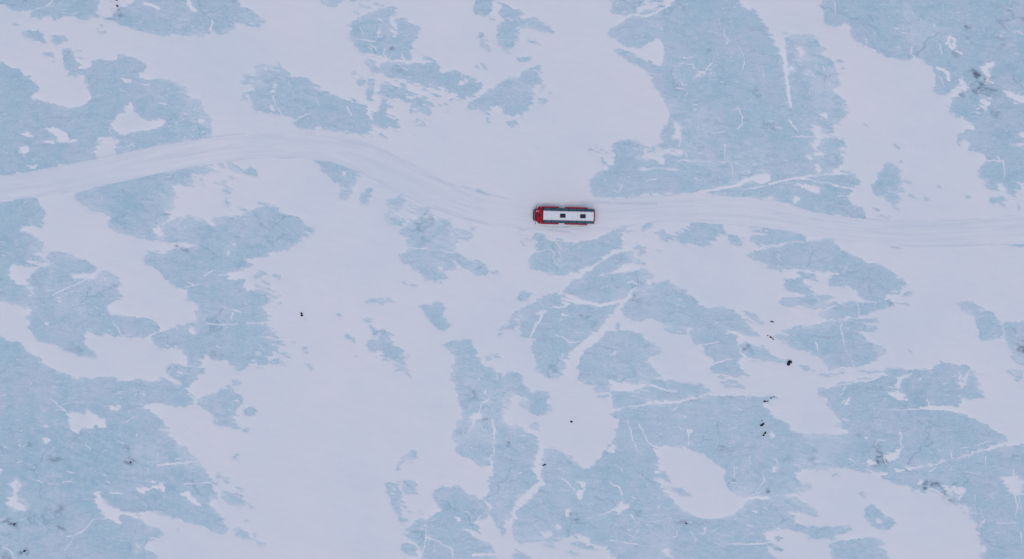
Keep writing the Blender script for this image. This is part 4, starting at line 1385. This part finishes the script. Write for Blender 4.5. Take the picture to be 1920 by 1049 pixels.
# side windows leaning inward, one pane between each pair of pillars
cuts = [524, 688, 862, 1030, 1197, 1367, 1534]
for s in (1, -1):
    n = Vector((0, s * (ZT - ZW), (WB - WT))).normalized()
    for a, b_ in zip(cuts[:-1], cuts[1:]):
        x0, x1 = fx(a) - 0.08, fx(b_) + 0.08
        p = lambda x, t, o: Vector((x, s * (WB + (WT - WB) * t), ZW + (ZT - .03 - ZW) * t)) + n * o
        t0, t1 = 0.03, 0.97
        bm = bmesh.new()
        add_loft(bm, [[p(x0, t0, -.02), p(x1, t0, -.02), p(x1, t1, -.02), p(x0, t1, -.02)], [p(x0, t0, .035), p(x1, t0, .035), p(x1, t1, .035), p(x0, t1, .035)]], 0.012, 1)
        link("side_window", bm, GLASS, truck)
    for a in cuts:
        x0, x1 = fx(a) - 0.085, fx(a) + 0.085
        bm = bmesh.new()
        add_loft(bm, [[p(x0, 0, -.02), p(x1, 0, -.02), p(x1, 1, -.02), p(x0, 1, -.02)], [p(x0, 0, .05), p(x1, 0, .05), p(x1, 1, .05), p(x0, 1, .05)]])
        link("window_pillar", bm, RED_D if a in (cuts[-1],) else BLACK, truck)
# rear: red frame, door, lamps, ladder hooks
bm = bmesh.new()
add_loft(bm, [ring(XR - 0.16, WB - .02, WB + .02, WT + .03, ZB - .1, ZW, ZT + .02), ring(XR + 0.12, WB - .02, WB + .03, WT + .03, ZB - .1, ZW, ZT + .08)], 0.04)
rear = link("rear_frame", bm, RED, truck)
bm = bmesh.new(); add_box(bm, (XR - 0.18, 0, 2.4), (0.05, 1.0, 1.7), 0.02); link("rear_door", bm, RED_D, truck)
for y in (-0.95, 0.82):
    bm = bmesh.new(); add_box(bm, (XR - 0.24, y, ZT - 0.25), (0.16, 0.10, 0.10), 0.03); link("marker_lamp", bm, REDLENS, truck)
for y in (-1.35, 1.35):
    bm = bmesh.new(); add_box(bm, (XR - 0.19, y, 1.75), (0.07, 0.22, 0.34), 0.03); link("tail_lamp", bm, REDLENS, truck)
# chassis
bm = bmesh.new()
for y in (-0.5, 0.5): add_box(bm, (-0.2, y, 1.15), (13.2, 0.16, 0.34), 0.02)
for x in (-6, -4, -2, 0, 2, 4, 5.6): add_box(bm, (x, 0, 1.15), (0.14, 0.9, 0.2))
link("chassis", bm, BLACK, truck)
# cab over the engine
CF, CB = fx(362), fx(514)
def cab_ring(x, w0, w1, w2, z1, z2, z0=1.45): return [(x, -w0, z0), (x, w0, z0), (x, w1, z1), (x, w2, z2), (x, -w2, z2), (x, -w1, z1)]
bm = bmesh.new()
add_loft(bm, [cab_ring(CB, 1.48, 1.50, 1.36, 2.4, 3.40), cab_ring(CB + .5, 1.48, 1.50, 1.38, 2.4, 3.46), cab_ring(CF - .45, 1.44, 1.46, 1.36, 2.4, 3.42), cab_ring(CF - .06, 1.40, 1.42, 1.30, 2.3, 3.30), cab_ring(CF + .02, 1.36, 1.38, 1.24, 2.2, 3.16)], 0.07)
cab = link("cab", bm, RED, truck)
bm = bmesh.new(); add_box(bm, (CB - 0.05, 0, 2.5), (0.22, 2.7, 1.9), 0.03); link("cab_rear_wall", bm, BLACK, truck)
# windscreen slopes forward below the roof edge
bm = bmesh.new()
add_loft(bm, [[(CF + .02, -1.18, 3.12), (CF + .02, 1.18, 3.12), (CF + .22, 1.26, 2.25), (CF + .22, -1.26, 2.25)], [(CF + .07, -1.18, 3.14), (CF + .07, 1.18, 3.14), (CF + .27, 1.26, 2.25), (CF + .27, -1.26, 2.25)]])
ws = link("windscreen", bm, PALE_GLASS, truck)
for a_, b_ in (((CF + .06, -1.20, 3.16), (CF + .06, 1.20, 3.16)), ((CF + .27, -1.30, 2.24), (CF + .27, 1.30, 2.24)), ((CF + .06, -1.20, 3.16), (CF + .27, -1.30, 2.24)), ((CF + .06, 1.20, 3.16), (CF + .27, 1.30, 2.24))):
    bm = bmesh.new(); add_tube(bm, [a_, b_], 0.05, 6); link("screen_trim", bm, BLACK, ws)
bm = bmesh.new(); add_box(bm, (CF + .14, 0, 1.75), (0.34, 2.6, 0.95), 0.08); link("cab_front", bm, RED, truck)
bm = bmesh.new(); add_box(bm, (CF + .33, 0, 1.65), (0.06, 1.5, 0.6), 0.02)
for k in range(5): add_box(bm, (CF + .37, 0, 1.42 + 0.115 * k), (0.05, 1.46, 0.04))
link("grille", bm, BLACK, truck)
for y in (-1.02, 1.02):
    bm = bmesh.new(); add_box(bm, (CF + .33, y, 1.62), (0.07, 0.36, 0.26), 0.04); link("headlight", bm, LENS, truck)
for s in (1, -1):
    bm = bmesh.new(); add_box(bm, ((CF + CB) / 2 + 0.15, s * 1.475, 2.72), (1.0, 0.05, 0.62), 0.04, rot=Matrix.Rotation(s * 0.12, 3, 'X')); link("cab_window", bm, GLASS, truck)
# tear-shaped roof hatch on the cab
bm = bmesh.new()
o_x, pts = fx(434), []
for k in range(20):
    t = 2 * math.pi * k / 20
    r = 0.40 + 0.0 * t
    yv = -0.46 * math.cos(t); xv = 0.32 * math.sin(t) * (0.55 + 0.45 * (0.5 - 0.5 * math.cos(t)))
    pts.append((o_x + xv, yv * 0.95 - 0.02, 0))
add_loft(bm, [[(p[0], p[1], 3.42) for p in pts], [(p[0], p[1], 3.50) for p in pts]], 0.02)
link("cab_roof_hatch", bm, GLASS_D, truck)
# short white lettering on the cab roof, read by someone facing the bonnet side
tcu = bpy.data.curves.new("lettering", 'FONT'); tcu.body = "BUL"; tcu.size = 0.42; tcu.extrude = 0.006; tcu.align_x = 'CENTER'; tcu.align_y = 'CENTER'
tob = bpy.data.objects.new("lettering_src", tcu); COL.objects.link(tob)
bpy.context.view_layer.update()
tme = bpy.data.meshes.new_from_object(tob.evaluated_get(bpy.context.evaluated_depsgraph_get()))
bpy.data.objects.remove(tob); tme.name = "lettering"
tme.materials.clear(); tme.materials.append(MARK)
let = bpy.data.objects.new("lettering", tme); COL.objects.link(let); let.parent = truck
let.location = (fx(404), -0.90, 3.475); let.rotation_euler = (0, 0, math.pi)
# exhaust stack and intake behind the cab
bm = bmesh.new(); add_tube(bm, [(fx(497), -1.42, 1.5), (fx(497), -1.42, 3.1), (fx(503), -1.42, 3.3)], 0.11, 10); link("exhaust_stack", bm, BLACK, truck)
bm = bmesh.new(); add_tube(bm, [(fx(488), 1.40, 1.5), (fx(488), 1.40, 2.8)], 0.06, 8); link("air_intake", bm, STEEL, truck)
# brush bar with lamps at the nose
BX = fx(322)
bm = bmesh.new()
for z in (1.35, 1.75, 2.15):
    add_tube(bm, [(CF + .1, -1.36, z), (BX - .22, -1.30, z), (BX - .02, -0.98, z), (BX, -0.5, z), (BX, 0.5, z), (BX - .02, 0.98, z), (BX - .22, 1.30, z), (CF + .1, 1.36, z)], 0.062, 8)
for y in (-0.95, -0.35, 0.35, 0.95): add_tube(bm, [(BX - .03, y, 1.0), (BX - .01, y, 2.2)], 0.05, 8)
add_box(bm, (BX - .16, 0, 1.05), (0.26, 2.7, 0.36), 0.05)
link("brush_bar", bm, BLACK, truck)
for y in (-0.78, 0.78):
    bm = bmesh.new(); add_lathe_y(bm, [(0.02, -.07), (0.13, -.05), (0.15, .05), (0.04, .07)], (0, 0, 0), 14)
    bmesh.ops.rotate(bm, matrix=Matrix.Rotation(math.radians(90), 3, 'Z'), verts=bm.verts)
    bmesh.ops.translate(bm, vec=(BX + .04, y, 2.27), verts=bm.verts); link("spot_lamp", bm, BLACK, truck)
for s, yo in ((1, 1.96), (-1, 1.92)):
    bm = bmesh.new()
    xa = fx(380 if s < 0 else 368)
    add_tube(bm, [(CF - .12, s * 1.38, 2.75), (xa + .10, s * 1.62, 2.85), (xa, s * 1.86, 2.85)], 0.04, 6)
    add_box(bm, (xa, s * yo, 2.75), (0.17, 0.24, 0.52), 0.05)
    link("wing_mirror", bm, BLACK, truck)
# mudguards over each pair of axles
def mudguard(s, xa, xb, front):
    bm = bmesh.new()
    secs = []
    m = 13
    for i in range(m):
        t = i / (m - 1); x = xa + (xb - xa) * t
        hump = 0.10 * abs(math.sin(2 * math.pi * t)) ** 0.7 - 0.28 * (max(0, (0.10 - min(t, 1 - t)) / 0.10) ** 2)
        out = 1.99 + 0.035 * abs(math.sin(2 * math.pi * t)) - (0.0 if front else 0.02)
        z = 2.12 + hump
        secs.append([(x, s * 1.45, z - .06), (x, s * out, z - .10), (x, s * (out + .03), z - .30), (x, s * (out + .06), z - .30), (x, s * (out + .05), z - .05), (x, s * 1.45, z)])
    add_loft(bm, secs)
    return link("mudguard", bm, RED_D, truck)
for s in (1, -1):
    mudguard(s, fx(838), fx(500), True); mudguard(s, fx(1418), fx(958), False)
    # flared shoulder where the cab meets the front guard
    bm = bmesh.new()
    xa, xb = fx(524), fx(400)
    add_loft(bm, [[(xa, s * 1.40, 1.5), (xa, s * 2.03, 1.75), (xa, s * 2.02, 2.22), (xa, s * 1.45, 2.30)], [(fx(432), s * 1.40, 1.5), (fx(432), s * 2.0, 1.7), (fx(432), s * 1.98, 2.14), (fx(432), s * 1.42, 2.24)], [(xb, s * 1.36, 1.5), (xb, s * 1.52, 1.62), (xb, s * 1.50, 2.0), (xb, s * 1.36, 2.12)]], 0.05)
    link("cab_fender", bm, RED, truck)
    bm = bmesh.new(); add_box(bm, (fx(470), s * 1.72, 2.26), (0.16, 0.10, 0.07), 0.02); link("side_marker", bm, LENS, truck)
    bm = bmesh.new()
    for k in range(3): add_box(bm, (fx(898), s * 1.60, 0.75 + 0.32 * k), (0.7, 0.30, 0.05), 0.01)
    for dx in (-.34, .34): add_box(bm, (fx(898) + dx, s * 1.60, 1.15), (0.04, 0.28, 0.95))
    link("boarding_step", bm, STEEL, truck)
# eight big low-pressure wheels
def wheel(x, s):
    w = bpy.data.objects.new("wheel", None); COL.objects.link(w); w.parent = truck; w.location = (x, s * 1.63, 0.95)
    return w
bm = bmesh.new()
add_lathe_y(bm, [(0.50, -.34), (0.62, -.37), (0.86, -.36), (0.95, -.27), (0.97, 0), (0.95, .27), (0.86, .36), (0.62, .37), (0.50, .34)], (0, 0, 0), 36)
for k in range(36):
    a = 2 * math.pi * k / 36
    for s in (-1, 1):
        add_box(bm, (0.985 * math.cos(a + s * .04), s * .17, 0.985 * math.sin(a + s * .04)), (0.06, 0.30, 0.07), rot=Matrix.Rotation(-a, 3, 'Y'))
tyre0 = bm
rim_bm = bmesh.new()
add_lathe_y(rim_bm, [(0.06, -.30), (0.20, -.30), (0.24, -.22), (0.44, -.24), (0.52, -.33), (0.53, .33), (0.44, .24), (0.24, .22), (0.20, .30), (0.06, .30)], (0, 0, 0), 28)
first = None
for x in (fx(590), fx(745), fx(1105), fx(1275)):
    for s in (1, -1):
        w = wheel(x, s)
        if first is None:
            ty_ = link("tyre", tyre0, RUBBER, w, True); ri_ = link("rim", rim_bm, STEEL, w, False); first = (ty_, ri_)
        else:
            for o in first:
                c = o.copy(); COL.objects.link(c); c.parent = w

# ------------------------------------------------------------------ rocks, and dark solids standing in for crevasse openings
ROCK = simple_mat("dark_basalt", (0.011, 0.017, 0.034), 0.9, 0, 0.5, 4.0, 0.6)
ROCK_G = simple_mat("grey_basalt", (0.08, 0.10, 0.145), 0.9, 0, 0.4, 4.0, 0.6)
def rock(lobes, label, seed, mat=ROCK, group=None):
    """lobes: (px, py, length px, width px, turn degrees (image clockwise), height m)"""
    cx = sum(l[0] for l in lobes) / len(lobes); cy = sum(l[1] for l in lobes) / len(lobes)
    bm = bmesh.new()
    for i, (px, py, ln_, wd, an, ht) in enumerate(lobes):
        b = bmesh.new(); bmesh.ops.create_icosphere(b, subdivisions=3, radius=1.0)
        off = Vector((seed * 3.1 + i * 7.7, seed * 1.7, 0.3))
        for v in b.verts:
            d = v.co.normalized()
            k = 1 + 0.30 * mnoise.noise(d * 1.4 + off) + 0.16 * mnoise.noise(d * 3.3 + off)
            c = Vector((max(-.72, min(.78, d.x * k)), max(-.8, min(.74, d.y * k)), min(.8, d.z * k)))
            v.co = c
        bmesh.ops.scale(b, vec=(ln_ * M_PER_PX * 0.54, wd * M_PER_PX * 0.54, ht), verts=b.verts)
        bmesh.ops.rotate(b, matrix=Matrix.Rotation(-math.radians(an), 3, 'Z'), verts=b.verts)
        bmesh.ops.translate(b, vec=((px - cx) * M_PER_PX, -(py - cy) * M_PER_PX, ht * 0.25), verts=b.verts)
        merge(bm, b)
    o = link("rock", bm, mat)
    o.location = ((cx - 960) * M_PER_PX, (524.5 - cy) * M_PER_PX, ground_z(cx, cy))
    o["label"] = label; o["category"] = "rock"; o["group"] = group or "dark rocks scattered over the glacier"
    return o
rock([(566.2, 587.3, 4.0, 3.6, 50, .35), (567.0, 591.3, 4.6, 3.8, 0, .4)], "black two-lobed rock alone on the wide snowfield left of centre", 1)
rock([(1071.7, 792.6, 4.6, 3.4, 20, .35)], "small oval black rock alone in the snow bay at bottom centre", 2)
rock([(1446.3, 603.2, 5.5, 2.2, -8, .2), (1449.5, 604.0, 3.6, 1.8, 25, .18)], "thin curved dark rock on snow, topmost of the right-hand cluster", 3)
rock([(1444.3, 632.2, 4.6, 3.2, 35, .25), (1448.5, 635.6, 5.2, 1.8, 42, .15)], "comma-shaped dark rock with a tail at the tip of an ice wedge", 4)
rock([(1438.8, 629.4, 3.0, 2.0, 15, .15)], "tiny grey rock just left of the comma-shaped rock", 5, ROCK_G)
rock([(1477.0, 680.8, 5.6, 9.2, 12, .6), (1480.2, 677.8, 6.6, 5.0, 25, .5)], "largest black angular rock at the end of a narrow ice strip", 6)
rock([(1432.6, 752.2, 5.4, 3.2, -5, .3), (1438, 752.3, 6, 1.6, -4, .12)], "dark wedge rock at the corner where ice meets the snow notch", 7)  # dark solid added in place of a crevasse opening
rock([(1444.8, 745.8, 5.2, 1.9, -8, .2), (1450.5, 744.0, 4.5, 1.4, 8, .12)], "thin grey sliver of rock at the tip of the ice spit", 8, ROCK_G)  # thin solid added in place of a crevasse gap
rock([(1427.0, 796.4, 7.2, 3.6, -25, .35), (1430.4, 794.0, 3.6, 3.4, 0, .3)], "ragged black rock on ice, upper of the close pair", 9)  # black solid drawn where a crevasse hole opens
rock([(1427.6, 788.4, 4.6, 1.2, 10, .12)], "hairline grey rock chip above the ragged pair", 10, ROCK_G)
rock([(1430.6, 815.6, 4.4, 3.0, -10, .25), (1433.6, 811.4, 6.4, 2.6, -58, .3)], "bent black rock on ice, lower of the close pair", 11)  # second crevasse hole, its darkness drawn as a black solid
rock([(1021.6, 873.2, 5.4, 2.5, -4, .25), (1018.6, 874.4, 3.4, 2.0, -25, .2)], "flat dark rock beside the winding snow channel at bottom centre", 12)
rock([(220.8, 11.6, 4.6, 2.8, 48, .3)], "small dark tilted rock at the snow gap in the top left", 13)
rock([(219.8, 1.4, 4.4, 2.2, 0, .2)], "small rock at the very top edge above the tilted rock", 14, ROCK_G)
rock([(1287.0, 982.0, 4.6, 2.4, -8, .2)], "small dark rock on the ice seam below the big oval snow patch", 15)
rock([(244.4, 867.2, 4.0, 3.0, 30, .2)], "small grey rock on the large ice field at lower left", 16, ROCK_G)
rock([(26.6, 983.8, 5.6, 2.6, -35, .25)], "dark elongated rock near the left edge of the lower-left ice field", 17)
rock([(43.6, 1035.0, 4.6, 3.0, 25, .25)], "dark rock in the bottom left corner of the ice", 18)
